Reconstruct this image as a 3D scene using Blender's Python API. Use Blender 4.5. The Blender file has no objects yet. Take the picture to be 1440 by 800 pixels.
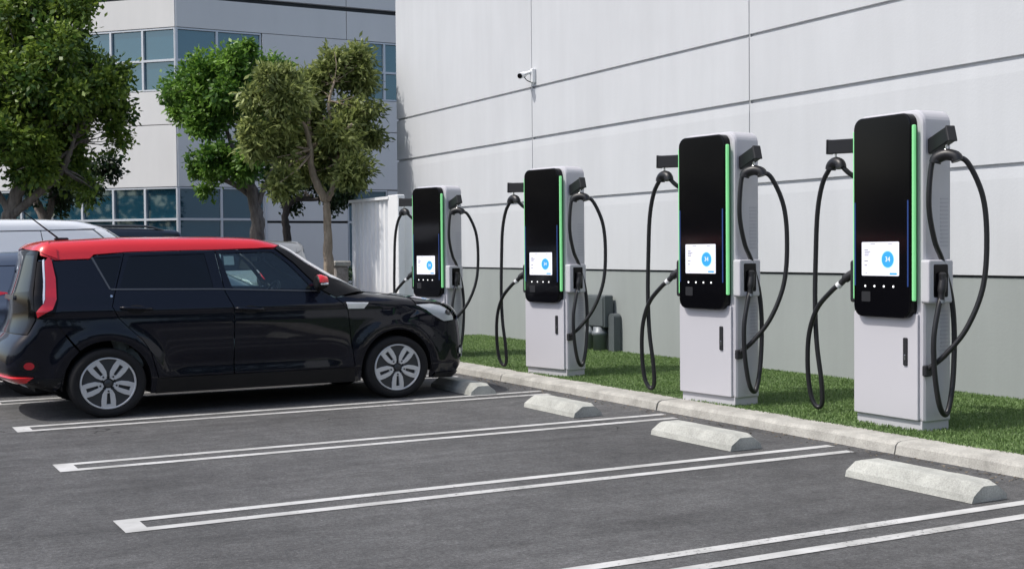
import bpy, math, random
import numpy as np
from mathutils import Vector, Matrix
from mathutils.geometry import delaunay_2d_cdt
random.seed(7); rng = np.random.default_rng(11)
scene = bpy.context.scene
COL = scene.collection
R = math.radians

# ------------------------------------------------------------------ helpers
def link(o, parent=None):
    COL.objects.link(o)
    if parent is not None: o.parent = parent
    return o

def tag(o, label=None, cat=None, group=None, kind=None):
    if label: o['label'] = label
    if cat: o['category'] = cat
    if group: o['group'] = group
    if kind: o['kind'] = kind
    return o

def empty(name, loc=(0, 0, 0), rz=0.0):
    o = bpy.data.objects.new(name, None); o.location = loc; o.rotation_euler = (0, 0, rz)
    o.empty_display_size = .2
    return link(o)

class MB:
    """collects shapes, builds one mesh object (may hold several material slots)"""
    def __init__(s): s.v = []; s.f = []; s.m = []; s.sm = []
    def add(s, vs, fs, m=0, smooth=False):
        b = len(s.v); s.v += [tuple(p) for p in vs]
        for f in fs:
            s.f.append(tuple(i + b for i in f)); s.m.append(m); s.sm.append(smooth)
    def box(s, c, d, m=0, rot=None, bev=0.0):
        x, y, z = d[0] / 2, d[1] / 2, d[2] / 2
        if bev > 0:
            b = min(bev, .45 * min(d))
            prof = [(-x, -y + b), (-x + b, -y), (x - b, -y), (x, -y + b), (x, y - b), (x - b, y), (-x + b, y), (-x, y - b)]
            ins = [(px - math.copysign(b, px) * (1 if abs(px) > x - b * .5 or abs(abs(px) - (x - b)) < 1e-9 and False else 0), py) for px, py in prof]
            ins = []
            for px, py in prof:
                qx = max(-x + b, min(x - b, px)); qy = max(-y + b, min(y - b, py)); ins.append((qx, qy))
            # rings: bottom inset, lower, upper, top inset
            vs = []
            sh = lambda k: [(px * (1) , py) for px, py in prof]
            small = [((px) * (x - b) / x if True else px, py * (y - b) / y) for px, py in prof]
            for (ring, zz) in ((small, -z), (prof, -z + b), (prof, z - b), (small, z)):
                vs += [(px, py, zz) for px, py in ring]
            fs = [tuple(range(7, -1, -1)), tuple(range(24, 32))]
            for r in range(3):
                for i in range(8):
                    j = (i + 1) % 8; fs.append((r * 8 + i, r * 8 + j, r * 8 + 8 + j, r * 8 + 8 + i))
        else:
            vs = [(-x, -y, -z), (x, -y, -z), (x, y, -z), (-x, y, -z), (-x, -y, z), (x, -y, z), (x, y, z), (-x, y, z)]
            fs = [(0, 3, 2, 1), (4, 5, 6, 7), (0, 1, 5, 4), (1, 2, 6, 5), (2, 3, 7, 6), (3, 0, 4, 7)]
        M = Matrix.Translation(c) @ (rot.to_4x4() if rot else Matrix.Identity(4))
        s.add([M @ Vector(p) for p in vs], fs, m)
    def tube(s, pts, r, n=10, m=0, cap=True, smooth=True):
        pts = [Vector(p) for p in pts]; k = len(pts)
        rad = r if hasattr(r, '__len__') else [r] * k
        vs = []; up = Vector((.13, .21, 1)).normalized(); prev = None
        for i, p in enumerate(pts):
            t = (pts[min(i + 1, k - 1)] - pts[max(i - 1, 0)]).normalized()
            if prev is None:
                a = t.cross(up)
                if a.length < .05: a = t.cross(Vector((1, 0, 0)))
            else: a = prev - t * prev.dot(t)
            a.normalize(); prev = a; b = t.cross(a)
            for j in range(n):
                q = 2 * math.pi * j / n
                vs.append(p + (a * math.cos(q) + b * math.sin(q)) * rad[i])
        fs = []
        for i in range(k - 1):
            for j in range(n):
                j2 = (j + 1) % n; fs.append((i * n + j, i * n + j2, i * n + n + j2, i * n + n + j))
        s.add(vs, fs, m, smooth)
        if cap:
            s.add(vs[:n], [tuple(range(n - 1, -1, -1))], m); s.add(vs[-n:], [tuple(range(n))], m)
    def lathe(s, prof, c, axis='y', n=32, m=0, sx=1.0, smooth=True):
        """prof: (radius, along axis)"""
        vs = []
        for r_, h in prof:
            for j in range(n):
                q = 2 * math.pi * j / n; a, b = r_ * math.cos(q), r_ * math.sin(q)
                p = {'y': (a * sx, h, b), 'z': (a, b, h), 'x': (h, a, b)}[axis]
                vs.append((c[0] + p[0], c[1] + p[1], c[2] + p[2]))
        fs = []
        for i in range(len(prof) - 1):
            for j in range(n):
                j2 = (j + 1) % n; fs.append((i * n + j, i * n + j2, i * n + n + j2, i * n + n + j))
        s.add(vs, fs, m, smooth)
    def prism(s, poly, M, d0, d1, m=0, bev=0.0):
        """poly in local (a,b); extruded along local c from d0 to d1, M maps (a,b,c)->world"""
        n = len(poly)
        def ring(off, c):
            if off == 0: return [(a, b, c) for a, b in poly]
            cx = sum(p[0] for p in poly) / n; cy = sum(p[1] for p in poly) / n
            w = max(p[0] for p in poly) - min(p[0] for p in poly); h = max(p[1] for p in poly) - min(p[1] for p in poly)
            return [(cx + (a - cx) * (1 - 2 * off / w), cy + (b - cy) * (1 - 2 * off / h), c) for a, b in poly]
        sg = 1 if d1 > d0 else -1
        rs = [ring(0, d0)]
        if bev > 0: rs += [ring(0, d1 - sg * bev), ring(bev * .3, d1 - sg * bev * .3), ring(bev, d1)]
        else: rs += [ring(0, d1)]
        vs = [M @ Vector(p) for r_ in rs for p in r_]
        fs = [tuple(range(n - 1, -1, -1)), tuple(range((len(rs) - 1) * n, len(rs) * n))]
        for k in range(len(rs) - 1):
            for i in range(n):
                j = (i + 1) % n; fs.append((k * n + i, k * n + j, k * n + n + j, k * n + n + i))
        s.add(vs, fs, m)
    def build(s, name, mats, parent=None):
        me = bpy.data.meshes.new(name); me.from_pydata(s.v, [], s.f)
        mats = mats if isinstance(mats, (list, tuple)) else [mats]
        for m in mats: me.materials.append(m)
        me.polygons.foreach_set('material_index', s.m); me.polygons.foreach_set('use_smooth', s.sm)
        import bmesh
        bm = bmesh.new(); bm.from_mesh(me); bmesh.ops.recalc_face_normals(bm, faces=bm.faces); bm.to_mesh(me); bm.free()
        me.update()
        return link(bpy.data.objects.new(name, me), parent)

def rrect(x0, x1, y0, y1, r, n=6, rt=None):
    """rounded rectangle outline; rt: radius of the two upper corners"""
    rt = r if rt is None else rt; out = []
    for cx, cy, a0, q in ((x1 - r, y0 + r, -90, r), (x1 - rt, y1 - rt, 0, rt), (x0 + rt, y1 - rt, 90, rt), (x0 + r, y0 + r, 180, r)):
        if q <= 1e-5: out.append((cx, cy)); continue
        for i in range(n + 1):
            a = R(a0 + 90 * i / n); out.append((cx + q * math.cos(a), cy + q * math.sin(a)))
    return out

def spline(pts, per=8):
    P = [Vector(p) for p in pts]; P = [P[0] * 2 - P[1]] + P + [P[-1] * 2 - P[-2]]; out = []
    for i in range(1, len(P) - 2):
        for k in range(per):
            t = k / per
            out.append(.5 * ((2 * P[i]) + (P[i + 1] - P[i - 1]) * t + (2 * P[i - 1] - 5 * P[i] + 4 * P[i + 1] - P[i + 2]) * t * t + (3 * P[i] - P[i - 1] - 3 * P[i + 1] + P[i + 2]) * t ** 3))
    return out + [P[-2]]

# ------------------------------------------------------------------ materials
def newmat(name):
    m = bpy.data.materials.new(name); m.use_nodes = True
    nt = m.node_tree; return m, nt, nt.nodes['Principled BSDF']

def N(nt, kind, **kw):
    n = nt.nodes.new(kind)
    for k, v in kw.items():
        if k in n.inputs: n.inputs[k].default_value = v
        else: setattr(n, k, v)
    return n

def pmat(name, col, rough=.5, metal=0.0, coat=0.0, spec=.5, var=0.0, scale=6.0, bump=0.0, bscale=60.0, emit=None, es=0.0, rvar=0.0):
    m, nt, b = newmat(name)
    b.inputs['Base Color'].default_value = (*col, 1); b.inputs['Roughness'].default_value = rough
    b.inputs['Metallic'].default_value = metal; b.inputs['Coat Weight'].default_value = coat
    b.inputs['Coat Roughness'].default_value = .03; b.inputs['Specular IOR Level'].default_value = spec
    tc = N(nt, 'ShaderNodeTexCoord')
    if var > 0 or rvar > 0:
        n = N(nt, 'ShaderNodeTexNoise', Scale=scale, Detail=6.0, Roughness=.62); nt.links.new(tc.outputs['Object'], n.inputs['Vector'])
        if var > 0:
            r = N(nt, 'ShaderNodeMapRange'); r.inputs[1].default_value = .3; r.inputs[2].default_value = .7
            r.inputs[3].default_value = 1 - var; r.inputs[4].default_value = 1 + var
            nt.links.new(n.outputs['Fac'], r.inputs[0])
            mx = N(nt, 'ShaderNodeVectorMath', operation='SCALE'); mx.inputs[0].default_value = col
            nt.links.new(r.outputs[0], mx.inputs['Scale']); nt.links.new(mx.outputs[0], b.inputs['Base Color'])
        if rvar > 0:
            r = N(nt, 'ShaderNodeMapRange'); r.inputs[1].default_value = .3; r.inputs[2].default_value = .7
            r.inputs[3].default_value = max(0, rough - rvar); r.inputs[4].default_value = min(1, rough + rvar)
            nt.links.new(n.outputs['Fac'], r.inputs[0]); nt.links.new(r.outputs[0], b.inputs['Roughness'])
    if bump > 0:
        n2 = N(nt, 'ShaderNodeTexNoise', Scale=bscale, Detail=4.0); nt.links.new(tc.outputs['Object'], n2.inputs['Vector'])
        bp = N(nt, 'ShaderNodeBump', Strength=bump, Distance=.01); nt.links.new(n2.outputs['Fac'], bp.inputs['Height'])
        nt.links.new(bp.outputs['Normal'], b.inputs['Normal'])
    if emit:
        b.inputs['Emission Color'].default_value = (*emit, 1); b.inputs['Emission Strength'].default_value = es
    return m

def glassmat(name, tint, refl=1.0, ior=1.5):
    m, nt, b = newmat(name); nt.nodes.remove(b)
    out = nt.nodes['Material Output']
    tr = N(nt, 'ShaderNodeBsdfTransparent'); tr.inputs['Color'].default_value = (*tint, 1)
    gl = N(nt, 'ShaderNodeBsdfGlossy', Roughness=.015); gl.inputs['Color'].default_value = (refl, refl, refl, 1)
    fr = N(nt, 'ShaderNodeFresnel', IOR=ior); mx = N(nt, 'ShaderNodeMixShader')
    nt.links.new(fr.outputs[0], mx.inputs[0]); nt.links.new(tr.outputs[0], mx.inputs[1]); nt.links.new(gl.outputs[0], mx.inputs[2])
    nt.links.new(mx.outputs[0], out.inputs['Surface']); return m

def asphalt_mat():
    m, nt, b = newmat('asphalt'); tc = N(nt, 'ShaderNodeTexCoord'); L = nt.links.new
    def noise(scale, detail=5.0, rough=.6, vec=None):
        n = N(nt, 'ShaderNodeTexNoise', Scale=scale, Detail=detail, Roughness=rough)
        L(vec or tc.outputs['Object'], n.inputs['Vector']); return n.outputs['Fac']
    def ramp(f, a, b_, c, d):
        r = N(nt, 'ShaderNodeMapRange'); L(f, r.inputs[0])
        for i, v in enumerate((a, b_, c, d)): r.inputs[i + 1].default_value = v
        return r.outputs[0]
    def mul(a, b_):
        k = N(nt, 'ShaderNodeMath', operation='MULTIPLY'); L(a, k.inputs[0]); L(b_, k.inputs[1]); return k.outputs[0]
    mp = N(nt, 'ShaderNodeMapping'); mp.inputs['Scale'].default_value = (.30, 1.7, 1); L(tc.outputs['Object'], mp.inputs['Vector'])
    big = mul(ramp(noise(.45, 5), .3, .7, .76, 1.22), ramp(noise(1.6, 6, .7), .3, .7, .84, 1.14))
    streak = ramp(noise(2.2, 6, .7, mp.outputs[0]),   .3, .7, .78, 1.2)
    mid = mul(ramp(noise(7, 7, .75), .3, .72, .74, 1.24), ramp(noise(28, 5, .75), .34, .70, .82, 1.18))
    fine = mul(ramp(noise(160, 3, .7), .3, .7, .62, 1.4), ramp(noise(60, 3, .7), .34, .68, .72, 1.28))
    stone = N(nt, 'ShaderNodeTexVoronoi', Scale=110.0); L(tc.outputs['Object'], stone.inputs['Vector'])
    sp = ramp(stone.outputs['Distance'], .06, .2, 1.6, 1.0)
    fl = N(nt, 'ShaderNodeTexVoronoi', Scale=11.0); fl.inputs['Randomness'].default_value = 1.0; L(tc.outputs['Object'], fl.inputs['Vector'])
    sp = mul(sp, ramp(fl.outputs['Distance'], .03, .10, 1.75, 1.0))
    v = mul(mul(mul(big, streak), mul(mid, fine)), sp)
    # hairline cracks and dark oil spots
    dn = N(nt, 'ShaderNodeTexNoise', Scale=1.3, Detail=5.0); L(tc.outputs['Object'], dn.inputs['Vector'])
    ad = N(nt, 'ShaderNodeVectorMath', operation='ADD'); sc = N(nt, 'ShaderNodeVectorMath', operation='SCALE'); sc.inputs['Scale'].default_value = .9
    L(dn.outputs['Color'], sc.inputs[0]); L(tc.outputs['Object'], ad.inputs[0]); L(sc.outputs[0], ad.inputs[1])
    ck = N(nt, 'ShaderNodeTexVoronoi', Scale=.33, feature='DISTANCE_TO_EDGE'); L(ad.outputs[0], ck.inputs['Vector'])
    cr = ramp(ck.outputs['Distance'], .0, .0035, 1, 0)
    gate = ramp(noise(.5, 2), .56, .62, 0, .75); crk = mul(cr, gate)
    one = N(nt, 'ShaderNodeMath', operation='SUBTRACT'); one.inputs[0].default_value = 1.0; L(crk, one.inputs[1])
    oil = mul(ramp(noise(.8, 3, .5), .60, .74, 1.0, .70), ramp(noise(3.3, 4, .6), .66, .74, 1.0, .72))
    v = mul(mul(v, one.outputs[0]), oil)
    mx = N(nt, 'ShaderNodeVectorMath', operation='SCALE'); mx.inputs[0].default_value = (.098, .098, .0985)
    L(v, mx.inputs['Scale']); L(mx.outputs[0], b.inputs['Base Color'])
    b.inputs['Roughness'].default_value = .88; b.inputs['Specular IOR Level'].default_value = .3
    bp = N(nt, 'ShaderNodeBump', Strength=.55, Distance=.006); L(fine, bp.inputs['Height']); L(bp.outputs['Normal'], b.inputs['Normal'])
    return m

def paint_mat():
    m, nt, b = newmat('road_paint'); tc = N(nt, 'ShaderNodeTexCoord'); L = nt.links.new
    b.inputs['Base Color'].default_value = (.62, .62, .6, 1); b.inputs['Roughness'].default_value = .75
    n0 = N(nt, 'ShaderNodeTexNoise', Scale=3.0, Detail=6.0); L(tc.outputs['Object'], n0.inputs['Vector'])
    r0 = N(nt, 'ShaderNodeValToRGB'); L(n0.outputs['Fac'], r0.inputs[0])
    r0.color_ramp.elements[0].position = .3; r0.color_ramp.elements[0].color = (.34, .34, .325, 1)
    r0.color_ramp.elements[1].position = .65; r0.color_ramp.elements[1].color = (.53, .53, .52, 1)
    L(r0.outputs[0], b.inputs['Base Color'])
    n = N(nt, 'ShaderNodeTexNoise', Scale=26.0, Detail=8.0, Roughness=.75); L(tc.outputs['Object'], n.inputs['Vector'])
    n2 = N(nt, 'ShaderNodeTexNoise', Scale=1.1, Detail=3.0); L(tc.outputs['Object'], n2.inputs['Vector'])
    a = N(nt, 'ShaderNodeMath', operation='MULTIPLY_ADD'); L(n2.outputs['Fac'], a.inputs[0]); a.inputs[1].default_value = .45; L(n.outputs['Fac'], a.inputs[2])
    r = N(nt, 'ShaderNodeMapRange'); L(a.outputs[0], r.inputs[0]); r.inputs[1].default_value = .82; r.inputs[2].default_value = .95; r.inputs[3].default_value = 1; r.inputs[4].default_value = .12
    L(r.outputs[0], b.inputs['Alpha']); return m

def concrete_mat(name, col, stain=.35, scale=5.0):
    m, nt, b = newmat(name); tc = N(nt, 'ShaderNodeTexCoord'); L = nt.links.new
    n = N(nt, 'ShaderNodeTexNoise', Scale=scale, Detail=8.0, Roughness=.7); L(tc.outputs['Object'], n.inputs['Vector'])
    r = N(nt, 'ShaderNodeValToRGB'); L(n.outputs['Fac'], r.inputs[0])
    e = r.color_ramp.elements; e[0].position = .3; e[0].color = (*[c * (1 - stain) for c in col], 1); e[1].position = .62; e[1].color = (*[min(.9, c * (1 + stain * .35)) for c in col], 1)
    f = N(nt, 'ShaderNodeTexNoise', Scale=90.0, Detail=4.0); L(tc.outputs['Object'], f.inputs['Vector'])
    mr = N(nt, 'ShaderNodeMapRange'); L(f.outputs['Fac'], mr.inputs[0]); mr.inputs[1].default_value = .3; mr.inputs[2].default_value = .7; mr.inputs[3].default_value = .82; mr.inputs[4].default_value = 1.12
    mx = N(nt, 'ShaderNodeVectorMath', operation='SCALE'); L(r.outputs[0], mx.inputs[0]); L(mr.outputs[0], mx.inputs['Scale']); L(mx.outputs[0], b.inputs['Base Color'])
    b.inputs['Roughness'].default_value = .9; b.inputs['Specular IOR Level'].default_value = .25
    bp = N(nt, 'ShaderNodeBump', Strength=.5, Distance=.006); L(f.outputs['Fac'], bp.inputs['Height']); L(bp.outputs['Normal'], b.inputs['Normal'])
    return m

def wall_mat(name, col, amt=.035):
    """painted tilt-up concrete: faint trowel mottling and weather streaks"""
    m, nt, b = newmat(name); tc = N(nt, 'ShaderNodeTexCoord'); L = nt.links.new
    mp = N(nt, 'ShaderNodeMapping'); mp.inputs['Scale'].default_value = (1, 2.2, .25); L(tc.outputs['Object'], mp.inputs['Vector'])
    a = N(nt, 'ShaderNodeTexNoise', Scale=1.4, Detail=6.0, Roughness=.6); L(mp.outputs[0], a.inputs['Vector'])
    c = N(nt, 'ShaderNodeTexNoise', Scale=.5, Detail=5.0, Roughness=.65); L(tc.outputs['Object'], c.inputs['Vector'])
    s = N(nt, 'ShaderNodeMath', operation='ADD'); L(a.outputs['Fac'], s.inputs[0]); L(c.outputs['Fac'], s.inputs[1])
    r = N(nt, 'ShaderNodeMapRange'); L(s.outputs[0], r.inputs[0]); r.inputs[1].default_value = .75; r.inputs[2].default_value = 1.25; r.inputs[3].default_value = 1 - amt; r.inputs[4].default_value = 1 + amt
    mx = N(nt, 'ShaderNodeVectorMath', operation='SCALE'); mx.inputs[0].default_value = col; L(r.outputs[0], mx.inputs['Scale']); L(mx.outputs[0], b.inputs['Base Color'])
    b.inputs['Roughness'].default_value = .8; b.inputs['Specular IOR Level'].default_value = .25
    f = N(nt, 'ShaderNodeTexNoise', Scale=35.0, Detail=5.0); L(tc.outputs['Object'], f.inputs['Vector'])
    bp = N(nt, 'ShaderNodeBump', Strength=.12, Distance=.01); L(f.outputs['Fac'], bp.inputs['Height']); L(bp.outputs['Normal'], b.inputs['Normal'])
    return m

def leaf_mat(name, dark, light, trans=.35, rough=.5):
    m, nt, b = newmat(name); L = nt.links.new
    at = N(nt, 'ShaderNodeAttribute', attribute_name='tone'); r = N(nt, 'ShaderNodeValToRGB'); L(at.outputs['Fac'], r.inputs[0])
    e = r.color_ramp.elements; e[0].color = (*dark, 1); e[1].color = (*light, 1)
    L(r.outputs[0], b.inputs['Base Color']); b.inputs['Roughness'].default_value = rough; b.inputs['Specular IOR Level'].default_value = .4
    tl = N(nt, 'ShaderNodeBsdfTranslucent'); L(r.outputs[0], tl.inputs['Color'])
    mx = N(nt, 'ShaderNodeMixShader', Fac=trans); out = nt.nodes['Material Output']
    L(b.outputs[0], mx.inputs[1]); L(tl.outputs[0], mx.inputs[2]); L(mx.outputs[0], out.inputs['Surface']); return m

def bark_mat(name, a, c):
    m, nt, b = newmat(name); tc = N(nt, 'ShaderNodeTexCoord'); L = nt.links.new
    mp = N(nt, 'ShaderNodeMapping'); mp.inputs['Scale'].default_value = (6, 6, 1.2); L(tc.outputs['Object'], mp.inputs['Vector'])
    n = N(nt, 'ShaderNodeTexNoise', Scale=2.2, Detail=7.0, Roughness=.7); L(mp.outputs[0], n.inputs['Vector'])
    r = N(nt, 'ShaderNodeValToRGB'); L(n.outputs['Fac'], r.inputs[0]); e = r.color_ramp.elements
    e[0].position = .32; e[0].color = (*a, 1); e[1].position = .64; e[1].color = (*c, 1); L(r.outputs[0], b.inputs['Base Color'])
    b.inputs['Roughness'].default_value = .9
    bp = N(nt, 'ShaderNodeBump', Strength=.6, Distance=.03); L(n.outputs['Fac'], bp.inputs['Height']); L(bp.outputs['Normal'], b.inputs['Normal']); return m

M = {}
M['asphalt'] = asphalt_mat(); M['paint_line'] = paint_mat()
M['kerb'] = concrete_mat('kerb_concrete', (.40, .39, .355), .34, 4.0); M['stop'] = concrete_mat('stop_concrete', (.42, .425, .39), .30, 3.2)
M['wall'] = wall_mat('warehouse_paint', (.53, .545, .565), .045); M['base'] = wall_mat('warehouse_base_paint', (.30, .325, .318), .05)
M['caulk'] = pmat('caulk', (.40, .41, .42), .9); M['dark_groove'] = pmat('groove', (.06, .065, .07), .9)
M['office'] = wall_mat('office_paint', (.70, .69, .665), .03); M['office_trim'] = pmat('office_trim', (.62, .64, .66), .4, .3)
M['office_glass'] = pmat('office_glass', (.012, .055, .085), .03, 0, 0, .5); M['office_glass'].node_tree.nodes['Principled BSDF'].inputs['IOR'].default_value = 2.4
M['office_glass'].node_tree.nodes['Principled BSDF'].inputs['Specular Tint'].default_value = (.72, .92, 1, 1)
M['body_white'] = pmat('charger_white', (.50, .495, .525), .38, 0, .15, .5, var=.012, scale=2.0)
M['glass_black'] = pmat('black_glass', (.003, .003, .004), .10, 0, 0, .2)
M['black_metal'] = pmat('black_metal', (.012, .012, .014), .42, .2, 0, .5)
M['rubber'] = pmat('cable_rubber', (.010, .010, .012), .42, 0, 0, .5)
M['plastic'] = pmat('dark_plastic', (.014, .014, .016), .5); M['green'] = pmat('green_light', (.2, .5, .24), .5, emit=(.13, .50, .17), es=.55)
M['blue_line'] = pmat('blue_light', (.01, .03, .12), .4, emit=(.02, .06, .26), es=.25)
M['screen'] = pmat('screen_white', (.5, .5, .55), .25, emit=(.80, .80, .90), es=.62)
M['ui_blue'] = pmat('screen_blue', (.02, .2, .5), .3, emit=(.03, .28, .62), es=.7); M['ui_pale'] = pmat('screen_pale', (.3, .5, .7), .3, emit=(.42, .68, .88), es=.7)
M['ui_grey'] = pmat('screen_grey', (.2, .2, .24), .3, emit=(.22, .22, .27), es=.5); M['lamp_white'] = pmat('indicator', (.8, .8, .8), .3, emit=(1, 1, 1), es=.9)
M['chrome'] = pmat('bright_metal', (.65, .65, .66), .18, 1.0)
M['grass_soil'] = pmat('turf_base', (.06, .10, .03), .95, var=.3, scale=9, bump=.6, bscale=70)
M['grass'] = leaf_mat('grass_blade', (.07, .13, .034), (.22, .33, .11), .3, .55)
M['leaf_deep'] = leaf_mat('leaf_deep', (.045, .10, .016), (.28, .38, .06), .40, .42)
M['leaf_mid'] = leaf_mat('leaf_mid', (.045, .12, .018), (.23, .40, .06), .40, .42)
M['leaf_olive'] = leaf_mat('leaf_olive', (.085, .12, .032), (.37, .42, .14), .40, .5)
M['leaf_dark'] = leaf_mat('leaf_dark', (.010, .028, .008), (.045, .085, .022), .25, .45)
M['bark_grey'] = bark_mat('bark_grey', (.085, .07, .06), (.26, .225, .195)); M['bark_pale'] = bark_mat('bark_pale', (.15, .115, .08), (.38, .31, .235))
M['bark_dark'] = bark_mat('bark_dark', (.035, .028, .026), (.10, .085, .075))
M['util'] = pmat('utility_grey', (.095, .11, .115), .55, .1, var=.06); M['util_pipe'] = pmat('conduit_grey', (.18, .20, .215), .45, .2)
M['white_metal'] = pmat('white_metal', (.74, .75, .76), .5, 0, 0, .4, var=.04, scale=3); M['stone'] = concrete_mat('stone', (.34, .31, .28), .45, 9.0)
M['cctv'] = pmat('cctv_white', (.75, .76, .77), .4)
# vehicle materials
def carpaint(name, col, metal=0.0, spec=.3, coat=.8): return pmat(name, col, .32 if metal else .25, metal, coat, spec)
M['paint_black'] = carpaint('paint_black', (.0032, .0042, .0095), 0.0, .08, .7); M['paint_red'] = carpaint('paint_red', (.62, .022, .028))
M['paint_white'] = carpaint('paint_white', (.72, .74, .76)); M['paint_grey'] = carpaint('paint_blue_grey', (.12, .15, .20), .4)
M['paint_navy'] = carpaint('paint_navy', (.012, .018, .03), .2); M['paint_silver'] = carpaint('paint_silver', (.42, .43, .44), .7)
M['tyre'] = pmat('tyre', (.011, .011, .012), .8, 0, 0, .35, bump=.2, bscale=90); M['rim_silver'] = pmat('rim_silver', (.60, .61, .62), .32, .35)
M['rim_dark'] = pmat('rim_dark', (.045, .048, .052), .4, .4); M['trim_black'] = pmat('trim_black', (.006, .006, .007), .5, 0, 0, .3); M['under'] = pmat('underbody', (.006, .006, .006), .9)
M['glass_dark'] = glassmat('glass_privacy', (.06, .07, .09)); M['glass_clear'] = glassmat('glass_clear', (.87, .95, .935)); M['glass_lamp'] = glassmat('glass_lamp', (.96, .97, .98), .6, 1.3)
M['lamp_red'] = pmat('lamp_red', (.50, .008, .02), .10, 0, 1.0); M['lamp_clear'] = pmat('lamp_clear', (.85, .86, .88), .25, .5, .8)
M['interior'] = pmat('interior_grey', (.42, .48, .48), .8); M['interior_light'] = pmat('interior_light', (.55, .60, .57), .8); M['louvre'] = pmat('louvre', (.42, .41, .45), .5); M['plate'] = pmat('plate', (.7, .7, .68), .4)
M['edge_highlight'] = pmat('pale_edge_highlight', (.72, .72, .72), .3, .1); M['satin'] = pmat('satin_trim', (.10, .105, .11), .35, .6)  # the pale one paints the highlight along the windscreen edge

# ------------------------------------------------------------------ camera, light, world
cam = bpy.data.cameras.new('camera'); co = link(bpy.data.objects.new('camera', cam))
rt = Vector((0.8794232886, -0.4759600734, -0.0087571738)); up = Vector((0.0203515487, 0.0192114483, 0.9996082906)); fw = Vector((0.4756053974, 0.8792570323, -0.0265815197))
mw = Matrix((rt, up, -fw)).transposed().to_4x4(); mw.translation = (0, 0, 1.5); co.matrix_world = mw
cam.sensor_width = 36; cam.lens = 1774.71 / 1440 * 36; cam.clip_start = .1; cam.clip_end = 2000
scene.camera = co
S = Vector((-.56, .09, .82)).normalized()
sun = bpy.data.lights.new('sun', 'SUN'); sun.energy = 2.75; sun.angle = R(.53); sun.color = (1, .965, .91)
so = link(bpy.data.objects.new('sun', sun)); so.rotation_euler = (-S).to_track_quat('-Z', 'Y').to_euler(); so.location = (-20, 5, 30)
w = bpy.data.worlds.new('World'); scene.world = w; w.use_nodes = True; nt = w.node_tree
sky = nt.nodes.new('ShaderNodeTexSky'); sky.sky_type = 'NISHITA'; sky.sun_disc = False
sky.sun_elevation = math.asin(S.z); sky.sun_rotation = math.atan2(S.x, S.y); sky.air_density = 1.0; sky.dust_density = 3.0
bg = nt.nodes['Background']; bg.inputs['Strength'].default_value = .15; nt.links.new(sky.outputs[0], bg.inputs['Color'])
scene.view_settings.view_transform = 'Standard'; scene.view_settings.look = 'None'; scene.view_settings.gamma = 1; scene.view_settings.exposure = 0.28
scene.cycles.max_bounces = 8; scene.cycles.transparent_max_bounces = 16

# ------------------------------------------------------------------ ground
GZ = .09
g = MB(); g.add([(-400, -400, 0), (400, -400, 0), (400, 400, 0), (-400, 400, 0)], [(0, 1, 2, 3)]); tag(g.build('parking_lot', M['asphalt']), 'dark grey asphalt parking lot', 'ground', kind='structure')
g = MB(); LW = .088
for ya, yb in ((16.10, 15.75), (13.90, 13.55), (11.715, 11.375), (9.455, 9.13), (7.275, 6.945), (5.075, 4.755), (2.87, 2.55)):
    x0, x1, z = 1.375, 6.66, .004
    y1, y0 = ya + LW / 2 - .03, yb - LW / 2 + .03
    for (a, b, c, d) in ((x0 + .13, x1, y1 - LW, y1), (x0 + .13, x1 - .06, y0, y0 + LW), (x0, x0 + .13, y0, y1)):
        g.add([(a, c, z), (b, c, z), (b, d, z), (a, d, z)], [(0, 1, 2, 3)])
tag(g.build('parking_line', M['paint_line']), 'white double parking bay lines', 'marking', kind='structure')
g = MB(); js = [-6, -2.4, .65, 3.7, 6.72, 9.72, 12.85, 15.9, 19.0]
for a, b in zip(js[:-1], js[1:]):
    prof = [(6.785, 0), (6.80, .065), (6.82, .083), (6.85, .092), (7.06, .097), (7.06, -.05), (6.785, -.05)]
    Mx = Matrix(((1, 0, 0, 0), (0, 0, 1, 0), (0, 1, 0, 0), (0, 0, 0, 1)))
    n = 12
    # slightly uneven run of kerb
    rings = []
    for k in range(n + 1):
        y = a + .008 + (b - a - .016) * k / n; dx = random.uniform(-.006, .006); dz = random.uniform(-.004, .004)
        rings.append([(px + dx, y, pz + (dz if pz > .05 else 0)) for px, pz in prof])
    vs = [p for r_ in rings for p in r_]; P = len(prof); fs = [tuple(range(P)), tuple(range(n * P, n * P + P))]
    for k in range(n):
        for i in range(P):
            j = (i + 1) % P; fs.append((k * P + i, k * P + j, k * P + P + j, k * P + P + i))
    g.add(vs, fs)
tag(g.build('kerb', M['kerb']), 'pale concrete kerb along the lawn', 'kerb', kind='structure')
g = MB(); g.add([(7.05, -6, GZ), (9.66, -6, GZ), (9.66, 19.0, GZ), (7.05, 19.0, GZ)], [(0, 1, 2, 3)])
g.add([(7.05, 19.0, GZ), (9.66, 19.0, GZ), (9.66, 19.0, 0), (7.05, 19.0, 0)], [(0, 1, 2, 3)])
tag(g.build('lawn_soil', M['grass_soil']), 'turf bed under the grass', 'ground', kind='structure')

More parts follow.
